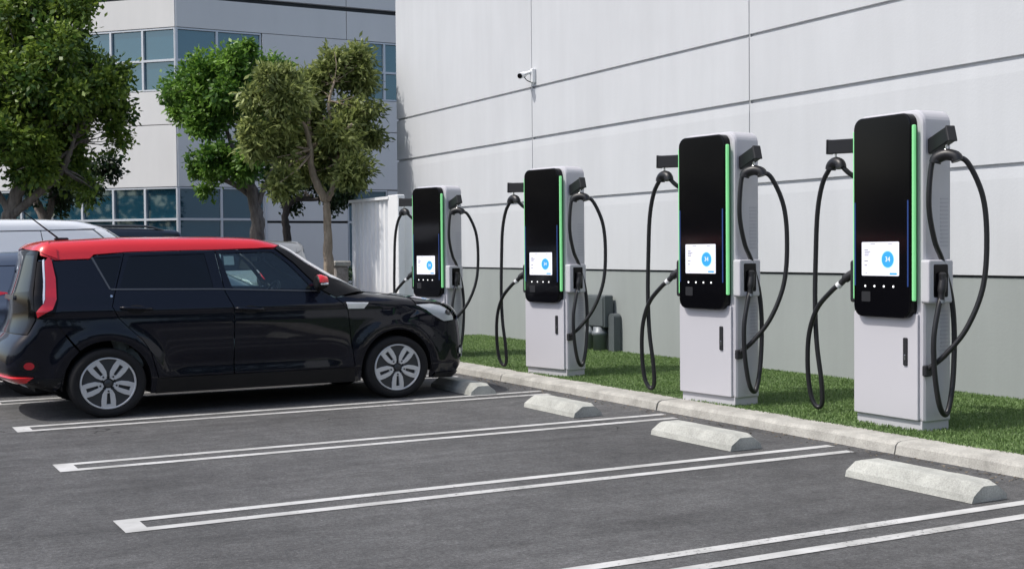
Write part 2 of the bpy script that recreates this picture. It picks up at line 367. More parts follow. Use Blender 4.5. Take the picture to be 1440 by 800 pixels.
def leaf_mesh(name, cen, nrm, tan, ln, wd, tone, mat, parent=None, bend=.15):
    """numpy quads-with-fold: one leaf = 2 quads sharing the midrib is costly; use a 4-vertex kite"""
    n = len(cen); side = np.cross(nrm, tan); side /= np.linalg.norm(side, axis=1, keepdims=True) + 1e-9
    v = np.empty((n, 4, 3)); l = ln[:, None]; w_ = wd[:, None]
    v[:, 0] = cen - tan * l * .5; v[:, 1] = cen + side * w_ * .5 - nrm * l * bend * .5; v[:, 2] = cen + tan * l * .5 - nrm * l * bend; v[:, 3] = cen - side * w_ * .5 - nrm * l * bend * .5
    me = bpy.data.meshes.new(name); me.vertices.add(n * 4); me.vertices.foreach_set('co', v.reshape(-1)); me.loops.add(n * 4); me.polygons.add(n)
    me.loops.foreach_set('vertex_index', np.arange(n * 4)); me.polygons.foreach_set('loop_start', np.arange(n) * 4); me.polygons.foreach_set('loop_total', np.full(n, 4))
    me.update(); at = me.attributes.new('tone', 'FLOAT', 'FACE'); at.data.foreach_set('value', tone.astype(np.float32)); me.materials.append(mat)
    return link(bpy.data.objects.new(name, me), parent)

def unit(a): return a / (np.linalg.norm(a, axis=-1, keepdims=True) + 1e-9)

# grass blades: denser towards the camera
def blades(n, y0, y1):
    p = np.empty((n, 3)); p[:, 0] = rng.uniform(7.03, 9.62, n); p[:, 1] = rng.uniform(y0, y1, n); p[:, 2] = GZ; return p
pts = np.concatenate([blades(70000, 4.5, 9), blades(60000, 9, 14), blades(36000, 14, 18.95), blades(8000, -2, 4.5)])
n = len(pts); clump = .5 + .5 * np.sin(pts[:, 0] * 3.1 + 1.3 * np.sin(pts[:, 1] * 1.7)) * np.sin(pts[:, 1] * 2.3 + np.sin(pts[:, 0] * 4.0))
ht = rng.uniform(.014, .034, n) * (.8 + .35 * clump); az = rng.uniform(0, 2 * np.pi, n); tilt = rng.uniform(.05, .75, n)
tan = np.stack([np.cos(az) * np.sin(tilt), np.sin(az) * np.sin(tilt), np.cos(tilt)], 1); nr = np.stack([np.cos(az) * np.cos(tilt), np.sin(az) * np.cos(tilt), -np.sin(tilt)], 1)
gr = leaf_mesh('grass', pts + tan * ht[:, None] * .5, -nr, tan, ht, rng.uniform(.006, .011, n), np.clip(rng.normal(.42, .2, n) + .25 * (clump - .5), 0, 1), M['grass'])
tag(gr, 'short bright green turf between kerb and white wall', 'grass', kind='stuff')
# grit and dead leaves swept against the kerb
n = 1500; x = 6.77 - np.abs(rng.normal(0, .12, n)); p = np.stack([x, rng.uniform(2, 19, n), np.full(n, .007)], 1)
az = rng.uniform(0, 6.28, n); tn = np.stack([np.cos(az), np.sin(az), rng.uniform(-.15, .15, n)], 1); nn = unit(np.stack([rng.normal(0, .2, n), rng.normal(0, .2, n), np.ones(n)], 1)); tn = unit(tn - nn * (tn * nn).sum(1, keepdims=True))
M['litter'] = leaf_mat('litter', (.045, .035, .025), (.30, .25, .18), .0, .9)
tag(leaf_mesh('leaf_litter', p, nn, tn, rng.uniform(.008, .038, n), rng.uniform(.006, .018, n), rng.uniform(0, 1, n) ** 2, M['litter']), 'grit and dry leaf bits along the kerb', 'litter', kind='stuff')

# ------------------------------------------------------------------ white warehouse beside the lawn
wh = tag(empty('warehouse', (9.63, 9.25, 0)), 'long white concrete warehouse wall with dark horizontal grooves and grey base', 'building')
def W(mb, name, mats): o = mb.build(name, mats); o.parent = wh; o.matrix_parent_inverse = Matrix.Translation((-9.63, -9.25, 0)); return o
YZX = Matrix(((1, 0, 0, 0), (0, 0, 1, 0), (0, 1, 0, 0), (0, 0, 0, 1)))   # (a,b,c)->(a,c,b)
X0, XR = 9.63, 9.656
prof = [(X0, 1.230), (X0, 2.13), (X0 + .006, 2.235), (XR + .014, 2.240), (XR + .014, 2.272), (X0, 2.274), (X0, 3.10), (X0 + .006, 3.215), (XR + .014, 3.220), (XR + .014, 3.254), (X0, 3.256), (X0, 3.998), (XR + .014, 4.0), (XR + .014, 4.034), (X0, 4.036), (X0, 9.0), (9.74, 9.0), (9.74, 1.230)]
for a, b in ((-3.9, 1.35), (1.35, 6.6), (6.6, 11.85), (11.85, 17.1), (17.1, 22.4)):
    m = MB(); m.prism(prof, YZX, a + .009, b - .009); W(m, 'wall_panel', M['wall'])
m = MB(); m.prism([(9.652, 0), (9.652, 1.206), (9.74, 1.206), (9.74, 0)], YZX, -3.9, 22.4); W(m, 'base_band', M['base'])
m = MB(); m.box((10.0, 9.25, 4.45), (.5, 26.26, 8.9)); W(m, 'core_wall', M['caulk'])
for yj in (1.35, 6.6, 11.85, 17.1):
    m = MB(); m.box((9.69, yj, 5.11), (.10, .0178, 7.75)); W(m, 'joint_seal', M['caulk'])
m = MB(); m.box((9.71, 9.25, 1.218), (.05, 26.3, .022)); W(m, 'base_shadow_groove', M['dark_groove'])  # dark backing in the gap paints in the shadow line under the step
m = MB(); m.box((25, 9.25, 4.4), (29.4, 26.2, 8.8)); W(m, 'rear_wall', M['wall'])
m = MB(); m.box((24.8, 9.25, 9.03), (30.4, 26.36, .06)); W(m, 'roof', M['util'])

# ------------------------------------------------------------------ office building behind the trees
of = tag(empty('office_building', (9.78, 40.31, 0)), 'two storey grey and white office building with ribbon windows behind the trees', 'building')
C0 = Vector((9.78, 40.31, 0))
def facemat(d, n): return Matrix(((d[0], 0, -n[0], C0.x), (d[1], 0, -n[1], C0.y), (0, 1, 0, 0), (0, 0, 0, 1)))   # (u, z, inward)
def O(mb, name, mat): o = mb.build(name, mat); o.parent = of; o.matrix_parent_inverse = Matrix.Translation(-C0); return o
th = R(46); FR = facemat((1, 0), (0, -1)); FL = facemat((-math.cos(th), math.sin(th)), (-math.sin(th), -math.cos(th)))
def slab(F, u0, u1, z0, z1, mat='office', name='wall_panel', d0=0.0, d1=.2):
    m = MB(); m.prism([(u0, z0), (u1, z0), (u1, z1), (u0, z1)], F, d0, d1); return O(m, name, M[mat])
def window(F, u0, u1, z0, z1, zm):
    m = MB(); m.prism([(u0 + .02, z0 + .02), (u1 - .02, z0 + .02), (u1 - .02, z1 - .02), (u0 + .02, z1 - .02)], F, .10, .16); wdw = O(m, 'window', M['office_glass'])
    f = MB(); t = .035
    for a, b, c, d in ((u0, u0 + t, z0, z1), (u1 - t, u1, z0, z1), (u0 + t, u1 - t, z0, z0 + t * 1.4), (u0 + t, u1 - t, z1 - t * 1.4, z1), (u0 + t, u1 - t, zm - t, zm + t)):
        f.prism([(a, c), (b, c), (b, d), (a, d)], F, .015, .115)
    fo = f.build('window_frame', M['office_trim'], wdw); fo.matrix_parent_inverse = (Matrix.Translation(C0) @ wdw.matrix_parent_inverse).inverted() if False else Matrix.Translation((0, 0, 0))
    # the window mesh is in world coordinates under a compensated parent: its frame shares that space
    return wdw
g_ = .012
for F, L, ops1, ops2 in ((FR, 24.0, [(0.04, 1.41), (1.41, 2.83)], [(0.04, 1.33), (1.33, 2.78), (6.16, 7.13), (7.13, 8.4), (8.4, 9.7)]),
                         (FL, 14.28, [(.04 + 1.187 * k, .04 + 1.187 * (k + 1)) for k in range(12)], [(.04 + 1.187 * k, .04 + 1.187 * (k + 1)) for k in range(12)])):
    s = -1 if F is FL else 1
    slab(F, .03, L, 0, .6); slab(F, .03, L, 3.64, 5.59); slab(F, .03, L, 5.615, 6.66)
    if F is FR:
        slab(F, .03, 5.74, 8.68, 9.62); slab(F, 5.765, L, 8.68, 9.62); slab(F, .03, 5.74, 9.78, 11.6); slab(F, 5.765, L, 9.78, 11.6)
        slab(F, 2.90, 5.72, .62, 2.48); slab(F, 2.90, 5.72, 2.56, 3.6); slab(F, 7.2, L, .62, 3.6); slab(F, 2.82, 6.12, 6.68, 8.66); slab(F, 9.74, L, 6.68, 8.66)
        slab(F, 2.84, 2.90, .6, 3.62, 'office_trim', 'corner_post', -.02, .2)
        for z0, z1, zm in ((.62, 3.62, 2.52),): window(F, 5.74, 7.18, z0, z1, zm)
    else:
        slab(F, .03, L, 8.68, 9.62); slab(F, .03, L, 9.78, 11.6)
    for a, b in ops1: window(F, a, b, .62, 3.62, 2.6)
    for a, b in ops2: window(F, a, b, 6.68, 8.66, 7.64)
m = MB()
fl = [(9.78, 40.31)]; pL = (9.78 - 14.28 * math.cos(th), 40.31 + 14.28 * math.sin(th))
foot = [(9.86, 40.49), (33.7, 40.49), (33.7, 60), (pL[0] - 8, 60), (pL[0] - 8, pL[1] + .2), (pL[0] + .1, pL[1] + .2)]
m.prism(foot, Matrix.Identity(4), 0, 11.5); O(m, 'core_wall', M['dark_groove'])
m = MB(); m.box((pL[0] - 4, pL[1] + .1, 5.8), (8.1, .3, 11.6)); O(m, 'side_wall', M['office'])
m = MB(); m.prism([(9.78, 40.33), (9.84, 40.33), (9.84, 40.4), (9.76, 40.4)], Matrix.Identity(4), 0, 11.6); O(m, 'corner_post', M['office_trim'])

# ------------------------------------------------------------------ corrugated enclosure, stone pillar, hedge, wall fittings
en = tag(empty('corrugated_screen', (8.6, 21, 0)), 'white corrugated metal enclosure screen at the far end of the warehouse wall', 'fence')
m = MB(); P = []; ys = []
y = 20.36
front = []; k = 0
while y < 22.1:
    for dy, dx in ((0, 0), (.07, 0), (.10, .045), (.17, .045), (.20, 0)):
        front.append((8.6 + dx, y + dy))
    y += .20
pol = front + [(8.72, front[-1][1]), (8.72, 20.36)]
m.prism(pol, Matrix.Translation((-8.6, -21, 0)), .05, 2.42); m.build('corrugated_sheet', M['white_metal'], en)
m = MB(); m.box((.03, .25, 2.44), (.16, 1.9, .05)); m.build('top_rail', M['white_metal'], en)
m = MB(); m.box((.03, -.87, 1.24), (.13, .44, 2.48), bev=.01); m.build('end_post', M['white_metal'], en)
m = MB(); m.box((.53, -1.0, 1.2), (.86, .06, 2.3)); m.build('return_panel', M['white_metal'], en)
sp = tag(empty('stone_pillar', (8.42, 22.35, 0)), 'low stone pillar with a pale cap left of the corrugated screen', 'pillar')
m = MB(); m.box((0, 0, .62), (.26, .26, 1.24), bev=.02); m.build('shaft', M['stone'], sp)
m = MB(); m.box((0, 0, 1.29), (.34, .34, .10), bev=.02); m.build('cap', M['kerb'], sp)

ub = tag(empty('utility_box', (9.42, 15.10, 0)), 'grey electrical utility box with two conduits on the wall behind the chargers', 'utility box')
m = MB(); m.box((.115, 0, .645), (.15, .60, .45), bev=.012); m.build('cabinet', M['util'], ub)
m = MB(); m.box((.034, 0, .64), (.02, .55, .40), bev=.005); m.build('cabinet_door', M['util'], ub)
for yy in (.16, -.12):
    m = MB(); m.lathe([(.0, .08), (.095, .08), (.095, .30), (.115, .31), (.115, .36), (.095, .37), (.095, .425), (0, .425)], (.08, yy, 0), 'z', 20); m.build('conduit', M['util_pipe'], ub)
m = MB(); m.prism(rrect(-.45, -.31, .08, .62, .01, 5, .06), Matrix(((0, 0, 1, .10), (1, 0, 0, 0), (0, 1, 0, 0), (0, 0, 0, 1))), 0, .12, bev=.01); m.build('side_cover', M['util'], ub)

cc = tag(empty('security_camera', (9.63, 17.0, 4.17)), 'small white security camera bracketed to the upper white wall', 'camera')
m = MB(); m.box((-.035, 0, .02), (.07, .07, .22), bev=.01); m.build('wall_bracket', M['cctv'], cc)
m = MB(); m.tube([(-.05, 0, .08), (-.12, .04, .06), (-.16, .09, .035)], .028, 10); m.build('arm', M['cctv'], cc)
m = MB(); m.tube([(-.12, .13, .05), (-.24, .045, .012)], .046, 18); h_ = m.build('housing', M['cctv'], cc)
m = MB(); m.tube([(-.236, .048, .0132), (-.25, .038, .009)], .037, 18); m.build('lens', M['glass_black'], h_)
m = MB(); m.tube(spline([(-.16, .09, .03), (-.12, .04, -.05), (-.04, 0, -.09)]), .008, 6); m.build('cable', M['rubber'], cc)

def box_hedge(x0, x1, y0, y1, h, n, name, label):
    p = np.empty((n, 3)); f = rng.integers(0, 3, n)
    u = rng.uniform(0, 1, (n, 3)); lo = np.array([x0, y0, .05]); hi = np.array([x1, y1, h]); p = lo + u * (hi - lo)
    p[f == 0, 1] = y0 + np.abs(rng.normal(0, .08, (f == 0).sum())); p[f == 1, 2] = h + rng.normal(0, .06, (f == 1).sum()); 
    nr = unit(rng.normal(0, 1, (n, 3)) + np.array([0, -.4, .6])); t = unit(np.cross(nr, rng.normal(0, 1, (n, 3))))
    return leaf_mesh(name, p, nr, t, rng.uniform(.05, .11, n), rng.uniform(.03, .06, n), np.clip(rng.normal(.4, .25, n), 0, 1), M['leaf_dark'])
tag(box_hedge(7.9, 12.5, 25.0, 25.9, 1.02, 6500, 'hedge', ''), 'low dark clipped hedge below the olive tree, left of the stone pillar', 'hedge')

# ------------------------------------------------------------------ trees
TREES = {
 'T1': dict(blobs=[[3.5, 26.16, 5.91, 0.87], [4.38, 26.28, 5.68, 0.77], [3.76, 26.24, 4.69, 1.16], [4.69, 26.19, 4.45, 0.82], [5.12, 25.98, 3.95, 0.46], [2.95, 26.07, 4.36, 1.13], [3.28, 25.76, 3.32, 0.85], [4.36, 26.79, 3.32, 0.59], [2.15, 26.9, 5.1, 1.27], [2.06, 26.86, 3.71, 0.99], [4.89, 26.88, 5.33, 0.68], [3.33, 26.74, 6.97, 0.85], [3.86, 27.08, 4.07, 0.99], [4.9, 25.84, 4.84, 0.54], [2.73, 27.37, 6.18, 0.99], [3.95, 25.72, 5.05, 0.99], [4.54, 26.28, 2.87, 0.34], [4.05, 27.12, 6.53, 0.63], [4.3, 26.3, 6.24, 0.59], [4.27, 26.76, 6.84, 0.63]],
   limbs=[[[3.14, 26.75, 0.0], [3.14, 26.75, 1.91], [3.17, 26.74, 2.33], [3.32, 26.68, 2.75], [3.48, 26.59, 3.03], [3.67, 26.51, 3.52], [3.75, 26.48, 4.02]], [[3.25, 26.7, 2.33], [3.63, 26.54, 2.68], [4.02, 26.39, 3.03], [4.22, 26.33, 3.43], [4.35, 26.3, 3.81]], [[3.17, 26.74, 2.33], [3.02, 26.71, 2.61], [2.84, 26.69, 2.95], [2.68, 26.67, 3.44]], [[3.38, 26.65, 2.86], [3.8, 26.51, 3.24], [4.22, 26.36, 3.53], [4.42, 26.33, 3.74]]], rad=[0.17, 0.09, 0.08, 0.06]),
 'T1b': dict(blobs=[[4.79, 29.49, 3.22, 0.63], [4.16, 29.26, 3.35, 0.71], [5.03, 28.25, 2.97, 0.35], [4.65, 30.09, 2.68, 0.35], [5.45, 28.9, 3.35, 0.39], [4.42, 29.96, 3.79, 0.79]],
   limbs=[[[4.27, 29.55, 0.0], [4.27, 29.55, 1.95], [4.23, 29.58, 2.3], [4.09, 29.67, 2.66], [4.0, 29.73, 3.03]], [[4.27, 29.56, 2.23], [4.38, 29.62, 2.58], [4.43, 29.71, 3.03], [4.67, 29.7, 3.31]], [[4.19, 29.6, 2.27], [4.07, 29.76, 2.59], [4.05, 29.85, 2.75]]], rad=[0.13, 0.08, 0.06]),
 'T2': dict(blobs=[[8.03, 31.86, 5.46, 0.73], [8.73, 30.46, 5.95, 0.79], [9.87, 30.65, 5.95, 0.73], [8.34, 30.73, 4.57, 0.73], [7.75, 32.03, 5.02, 0.42], [9.49, 30.97, 4.82, 1.08], [8.69, 29.83, 3.74, 0.61], [8.18, 30.18, 3.75, 0.49], [9.99, 29.41, 5.37, 0.63], [9.91, 30.88, 3.75, 0.52], [8.21, 30.82, 5.82, 0.61], [9.24, 30.66, 6.44, 0.38], [8.44, 30.41, 5.24, 0.87], [8.05, 30.98, 3.63, 0.35], [7.42, 31.14, 5.44, 0.31], [8.12, 30.62, 3.09, 0.24]],
   limbs=[[[9.27, 30.26, 0.0], [9.27, 30.26, 1.87], [9.26, 30.28, 2.48], [9.14, 30.36, 3.14], [8.89, 30.51, 3.62], [8.64, 30.66, 4.14]], [[9.26, 30.28, 2.48], [9.11, 30.39, 2.92], [8.74, 30.62, 3.22], [8.36, 30.85, 3.4], [8.09, 31.02, 3.61]], [[9.27, 30.28, 2.62], [9.46, 30.22, 3.14], [9.67, 30.15, 3.61]], [[8.96, 30.47, 3.49], [8.85, 30.66, 3.97], [8.7, 30.87, 4.6], [8.65, 31.03, 5.14]]], rad=[0.19, 0.08, 0.08, 0.07]),
 'T3': dict(blobs=[[7.06, 21.55, 4.08, 0.55], [6.89, 21.76, 3.27, 0.5], [8.22, 22.55, 4.79, 0.47], [8.8, 22.69, 4.88, 0.5], [8.74, 22.08, 4.21, 0.5], [8.52, 22.08, 3.54, 0.63], [7.9, 22.69, 3.57, 0.65], [9.12, 22.43, 3.7, 0.31], [7.12, 21.61, 2.68, 0.34], [6.56, 21.75, 3.57, 0.29], [8.38, 22.39, 5.18, 0.24], [8.36, 21.34, 3.03, 0.37], [6.7, 21.84, 4.15, 0.29], [7.89, 22.61, 4.36, 0.6], [8.0, 22.39, 3.15, 0.5], [6.75, 21.38, 4.54, 0.24], [8.88, 22.39, 5.18, 0.18], [7.18, 21.68, 4.66, 0.26]],
   limbs=[[[8.07, 22.01, 0.0], [8.07, 22.01, 1.11], [8.07, 22.03, 1.7], [8.07, 22.04, 2.32], [8.05, 22.06, 2.48]], [[8.05, 22.06, 2.46], [7.91, 22.07, 2.71], [7.79, 22.06, 3.06], [7.75, 22.02, 3.45], [7.67, 22.0, 3.76], [7.48, 22.03, 4.02]], [[8.06, 22.05, 2.46], [8.22, 22.05, 2.72], [8.29, 22.08, 3.08], [8.3, 22.16, 3.48], [8.28, 22.25, 3.81]], [[7.83, 22.21, 3.42], [7.98, 22.11, 3.55], [8.04, 22.05, 3.72], [8.03, 22.04, 3.98]], [[8.24, 21.99, 3.53], [8.35, 21.8, 3.71], [8.42, 21.64, 3.83]], [[7.87, 22.19, 3.59], [7.78, 22.17, 3.91], [7.84, 22.07, 4.3]], [[8.22, 22.01, 3.66], [8.17, 22.15, 4.19], [8.3, 22.2, 4.66]]], rad=[0.11, 0.075, 0.065, 0.045, 0.05, 0.04, 0.04]),
 'T4': dict(blobs=[[11.15, 32.04, 3.2, 0.67], [11.6, 30.71, 3.33, 0.6], [10.47, 32.07, 3.14, 0.41], [11.16, 30.96, 3.52, 0.63], [10.75, 32.04, 2.82, 0.3], [11.91, 30.91, 2.97, 0.3], [11.81, 31.68, 2.82, 0.33]],
   limbs=[[[10.55, 31.84, 0.0], [10.55, 31.84, 1.88], [10.51, 31.87, 2.35], [10.57, 31.85, 2.72], [10.75, 31.76, 2.87], [11.16, 31.54, 2.99]], [[10.57, 31.85, 2.53], [10.49, 32.08, 2.91], [10.48, 32.28, 3.15]], [[10.83, 31.71, 2.9], [11.33, 31.45, 2.9], [11.74, 31.23, 3.08]]], rad=[0.12, 0.08, 0.06]),
}

def tree(key, label, leafm, bark, nleaf, lsize, name='tree', elong=2.0, density=1.0, group=None):
    T = TREES[key]; bx, by = T['limbs'][0][0][:2]; B = Vector((bx, by, 0))
    root = tag(empty(name, B), label, 'tree', group)
    mb = MB(); tips = []
    for i, l in enumerate(T['limbs']):
        pts = [Vector(p) - B for p in l]
        sp_ = spline(pts, 5); k = len(sp_); r0 = T['rad'][min(i, len(T['rad']) - 1)]
        sp_ = [p + Vector((random.uniform(-1, 1), random.uniform(-1, 1), 0)) * r0 * .12 for p in sp_]
        rr = [r0 * (1 - .58 * j / (k - 1)) * (1.0 + .1 * random.random()) for j in range(k)]
        if i == 0: rr[0] *= 1.35; rr[1] *= 1.15
        mb.tube(sp_, rr, 10, smooth=True); tips += [(sp_[j], rr[j]) for j in range(k // 2, k)]
    trunk = mb.build('trunk', M[bark], root)
    bl = np.array(T['blobs']); bl[:, :3] -= np.array(B)
    sub_ = []
    for b in bl:
        for q in range(5):
            d_ = unit(rng.normal(0, 1, 3)); sub_.append([*(b[:3] + d_ * b[3] * rng.uniform(.35, .68)), b[3] * rng.uniform(.40, .62)])
    # twigs from limbs towards the clumps
    mb = MB()
    for b in bl:
        c = Vector(b[:3]); t, r_ = min(tips, key=lambda q: (q[0] - c).length)
        for q in range(3 if key == 'T3' else 5):
            e = c + Vector(rng.normal(0, 1, 3)).normalized() * b[3] * random.uniform(.3, .85)
            mid = t.lerp(e, .5) + Vector(rng.normal(0, .05, 3)); s_ = spline([t, mid, e], 5)
            mb.tube(s_, [max(.006, r_ * .55 * (1 - j / len(s_))) for j in range(len(s_))], 5, cap=False)
    mb.build('branches', M[bark], root)
    # leaf tufts on the surface and through the volume of each clump
    bl = np.array(sub_); vol = bl[:, 3] ** 2.2; cnt = (nleaf * vol / vol.sum()).astype(int); P, Nn, Tt, tone = [], [], [], []
    for b, c in zip(bl, cnt):
        nt_ = max(6, c // 46); d = unit(rng.normal(0, 1, (nt_, 3))); rad = b[3] * (rng.uniform(0, 1, nt_) ** .42) * rng.uniform(.75, 1.10, nt_)
        tc = b[:3] + d * rad[:, None] * np.array([1, 1, .92]); per = c // nt_
        tt = np.clip(rng.normal(.45, .26, nt_) + rng.normal(0, .10), 0, 1)
        off = rng.normal(0, .145, (nt_, per, 3)) * (b[3] / .8) ** .3
        p = tc[:, None] + off; out = unit(off * 1.2 + d[:, None] * .18 + np.array([0, 0, -.03]))
        t_ = unit(out + rng.normal(0, .45, p.shape)); nn = unit(np.array([0, 0, .7]) + d[:, None] * .5 + rng.normal(0, .55, p.shape)); nn = unit(nn - t_ * (nn * t_).sum(-1, keepdims=True))
        P.append(p.reshape(-1, 3)); Nn.append(nn.reshape(-1, 3)); Tt.append(t_.reshape(-1, 3)); tone.append(np.clip(tt[:, None] + rng.normal(0, .16, (nt_, per)), 0, 1).reshape(-1))
    P = np.concatenate(P); Nn = np.concatenate(Nn); Tt = np.concatenate(Tt); tone = np.concatenate(tone); n = len(P)
    ln = lsize * rng.uniform(.65, 1.35, n)
    leaf_mesh('crown', P, Nn, Tt, ln, ln / elong * rng.uniform(.85, 1.2, n), tone, M[leafm], root)
tree('T1', 'large dense dark green tree at the left edge', 'leaf_deep', 'bark_grey', 64000, .12, elong=1.9)
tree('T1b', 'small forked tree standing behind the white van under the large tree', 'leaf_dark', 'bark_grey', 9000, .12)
tree('T2', 'bright green round tree in front of the office corner', 'leaf_mid', 'bark_grey', 40000, .13, elong=1.9)
tree('T3', 'olive green open tree with pale forked trunk beside the corrugated screen', 'leaf_olive', 'bark_pale', 38000, .13, elong=3.0)
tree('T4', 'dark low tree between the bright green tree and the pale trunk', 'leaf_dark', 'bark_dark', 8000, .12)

# ------------------------------------------------------------------ charging stations
# local axes: u to the right seen from the car park, v into the depth, z up; origin on the ground at the front centre
def make_charger(label):
    root = tag(empty('charging_station'), label, 'charger', 'charging stations along the lawn')
    UVZ = Matrix(((1, 0, 0, 0), (0, 0, 1, 0), (0, 1, 0, 0), (0, 0, 0, 1)))   # (u,z,v)->(u,v,z)
    m = MB(); m.box((0, .16, .035), (.69, .28, .09)); m.build('plinth', M['body_white'], root)
    m = MB(); out = rrect(-.36, .36, .075, 2.46, .012, 7, .10); m.prism(out, UVZ, .30, .015, bev=.026)
    m.build('cabinet', M['body_white'], root)
    m = MB(); m.prism(rrect(-.356, .325, .085, .90, .008, 3), UVZ, .015, -.008, bev=.006); door = m.build('service_door', M['body_white'], root)
    m = MB(); m.prism(rrect(.185, .225, .50, .715, .008, 4), UVZ, -.008, -.020, bev=.004); hd = m.build('door_handle', M['plastic'], door)
    m = MB(); m.prism(rrect(.198, .212, .545, .585, .005, 4), UVZ, -.020, -.024, bev=.002); m.build('key_lock', M['chrome'], hd)
    m = MB(); m.prism(rrect(-.300, .300, .865, 2.435, .085, 8), UVZ, .016, -.062, bev=.010); fp = m.build('display_panel', M['glass_black'], root)
    for sx in (-1, 1):
        m = MB(); m.box((sx * .313, -.032, 1.67), (.026, .030, 1.34), bev=.006); m.build('light_strip', M['green'], root)
        m = MB(); m.box((sx * .281, -.0635, 1.44), (.012, .004, .66)); m.build('status_line', M['blue_line'], fp)
    # touch screen with its page
    m = MB(); m.prism(rrect(-.205, .19, 1.19, 1.455, .008, 4), UVZ, -.060, -.066); sc = m.build('touch_screen', M['screen'], fp)
    zf = -.0675
    circ = [(.075 + .063 * math.cos(q * math.pi / 16), 1.318 + .063 * math.sin(q * math.pi / 16)) for q in range(32)]
    m = MB(); m.prism([(.075 + (a - .075) * 1.13, 1.318 + (b - 1.318) * 1.13) for a, b in circ], UVZ, -.0655, -.0668); m.build('dial_ring', M['ui_pale'], sc)
    m = MB(); m.prism(circ, UVZ, -.0665, zf); m.build('charge_dial', M['ui_blue'], sc)
    m = MB(); m.prism(rrect(.095, .17, 1.2, 1.214, .004, 3), UVZ, -.0655, zf); m.build('screen_button', M['ui_blue'], sc)
    for u, z, w_, h_ in ((-.175, 1.39, .04, .007), (-.175, 1.376, .065, .007), (-.175, 1.362, .05, .007), (-.175, 1.347, .045, .007), (-.175, 1.302, .038, .008), (-.175, 1.268, .03, .008), (-.165, 1.205, .022, .006), (-.11, 1.438, .05, .005), (.08, 1.438, .04, .005)):
        m = MB(); m.prism([(u, z), (u + w_, z), (u + w_, z + h_), (u, z + h_)], UVZ, -.0655, zf); m.build('text_line', M['ui_grey'], sc)
    cu = bpy.data.curves.new('screen_number', 'FONT'); cu.body = '34'; cu.size = .055; cu.align_x = 'CENTER'; cu.align_y = 'CENTER'; cu.extrude = .0006
    tmp = bpy.data.objects.new('screen_number', cu); COL.objects.link(tmp); dg = bpy.context.evaluated_depsgraph_get(); me = bpy.data.meshes.new_from_object(tmp.evaluated_get(dg)); bpy.data.objects.remove(tmp)
    me.transform(UVZ @ Matrix.Translation((.075, 1.318, -.0679))); me.materials.clear(); me.materials.append(M['screen']); me.name = 'screen_number'
    link(bpy.data.objects.new('screen_number', me), sc)
    for k in range(4):
        m = MB(); m.prism([(-.17 + .10 * k + .0085 * math.cos(q * math.pi / 6), 1.108 + .0085 * math.sin(q * math.pi / 6)) for q in range(12)], UVZ, -.061, -.0645); m.build('indicator_light', M['lamp_white'], fp)
    m = MB(); m.prism(rrect(-.21, -.115, .985, 1.065, .008, 3), UVZ, -.061, -.0635); m.build('card_reader', M['plastic'], fp)
    # louvres on both flanks
    for sx in (-1, 1):
        for z0 in (1.42, .56):
            m = MB()
            for k in range(13): m.box((sx * .3605, .235, z0 + .03 * k), (.004, .085, .009))
            m.build('vent', M['louvre'], root)
    # cable management, one set on each flank
    for sx in (-1, 1):
        if sx > 0: a0, a1 = Vector((.355, .10, 2.17)), Vector((.60, .045, 2.25))
        else: a0, a1 = Vector((-.355, .10, 2.24)), Vector((-.70, .06, 2.25))
        d = (a1 - a0); L = d.length; rot = d.to_track_quat('X', 'Z').to_matrix()
        m = MB(); m.box((a0 + a1) / 2, (L, .07, .115), rot=rot, bev=.006); arm = m.build('cable_arm', M['black_metal'], root)
        m = MB(); m.box(a1 + d.normalized() * .006, (.016, .078, .123), rot=rot, bev=.004); m.build('end_cap', M['plastic'], arm)
        cl = a1 - d.normalized() * .06 + Vector((0, 0, -.135))
        m = MB(); m.tube([cl + Vector((0, 0, .085)), cl + Vector((0, 0, .02))], .009, 8); m.lathe([(.0, .03), (.022, .03), (.022, .045), (0, .045)], cl, 'z', 10); m.build('hanger_hook', M['chrome'], arm)
        if sx > 0:
            p = [cl + Vector((-.06, -.03, -.02)), (.455, .0, 2.02), (.44, -.01, 1.72), (.43, .06, 1.46), (.415, .16, 1.30), (.42, .25, 1.02), (.43, .27, .72), (.44, .24, .36), (.45, .17, .145), (.46, .085, .20), (.46, .03, .45), (.46, .02, .72), (.46, .065, .94), (.455, .10, 1.03)]
            q = [cl + Vector((.06, .03, -.015)), (.66, .16, 2.03), (.71, .26, 1.78), (.72, .29, 1.45), (.70, .27, 1.10), (.62, .19, .80), (.50, .10, .60), (.40, .05, .50), (.355, .04, .47)]
        else:
            p = [cl + Vector((-.05, 0, -.015)), (-.80, .07, 1.96), (-.865, .07, 1.72), (-.90, .08, 1.35), (-.91, .08, .95), (-.89, .08, .60), (-.86, .10, .30), (-.86, .11, .10), (-.90, .09, .06), (-.955, .07, .16), (-.97, .05, .40), (-.93, .03, .68), (-.82, .02, .90), (-.66, .03, 1.05), (-.56, .06, 1.13)]
            q = [cl + Vector((.05, 0, -.01)), (-.53, .10, 2.03), (-.44, .22, 1.90), (-.42, .33, 1.6), (-.44, .36, 1.2), (-.46, .30, .8), (-.44, .18, .58), (-.355, .10, .47)]
        m = MB(); m.tube(spline(p, 7), .0205, 12); m.tube(spline(q, 7), .0205, 12); m.build('charging_cable', M['rubber'], root)
        a, b = Vector(p[0]), Vector(q[0]); mid = (a + b) / 2 + Vector((0, 0, .02))
        m = MB(); m.tube(spline([a + (a - mid) * .25 + Vector((0, 0, -.03)), a, mid, b, b + (b - mid) * .25 + Vector((0, 0, -.03))], 4), .045, 12); m.build('cable_clamp', M['rubber'], root)
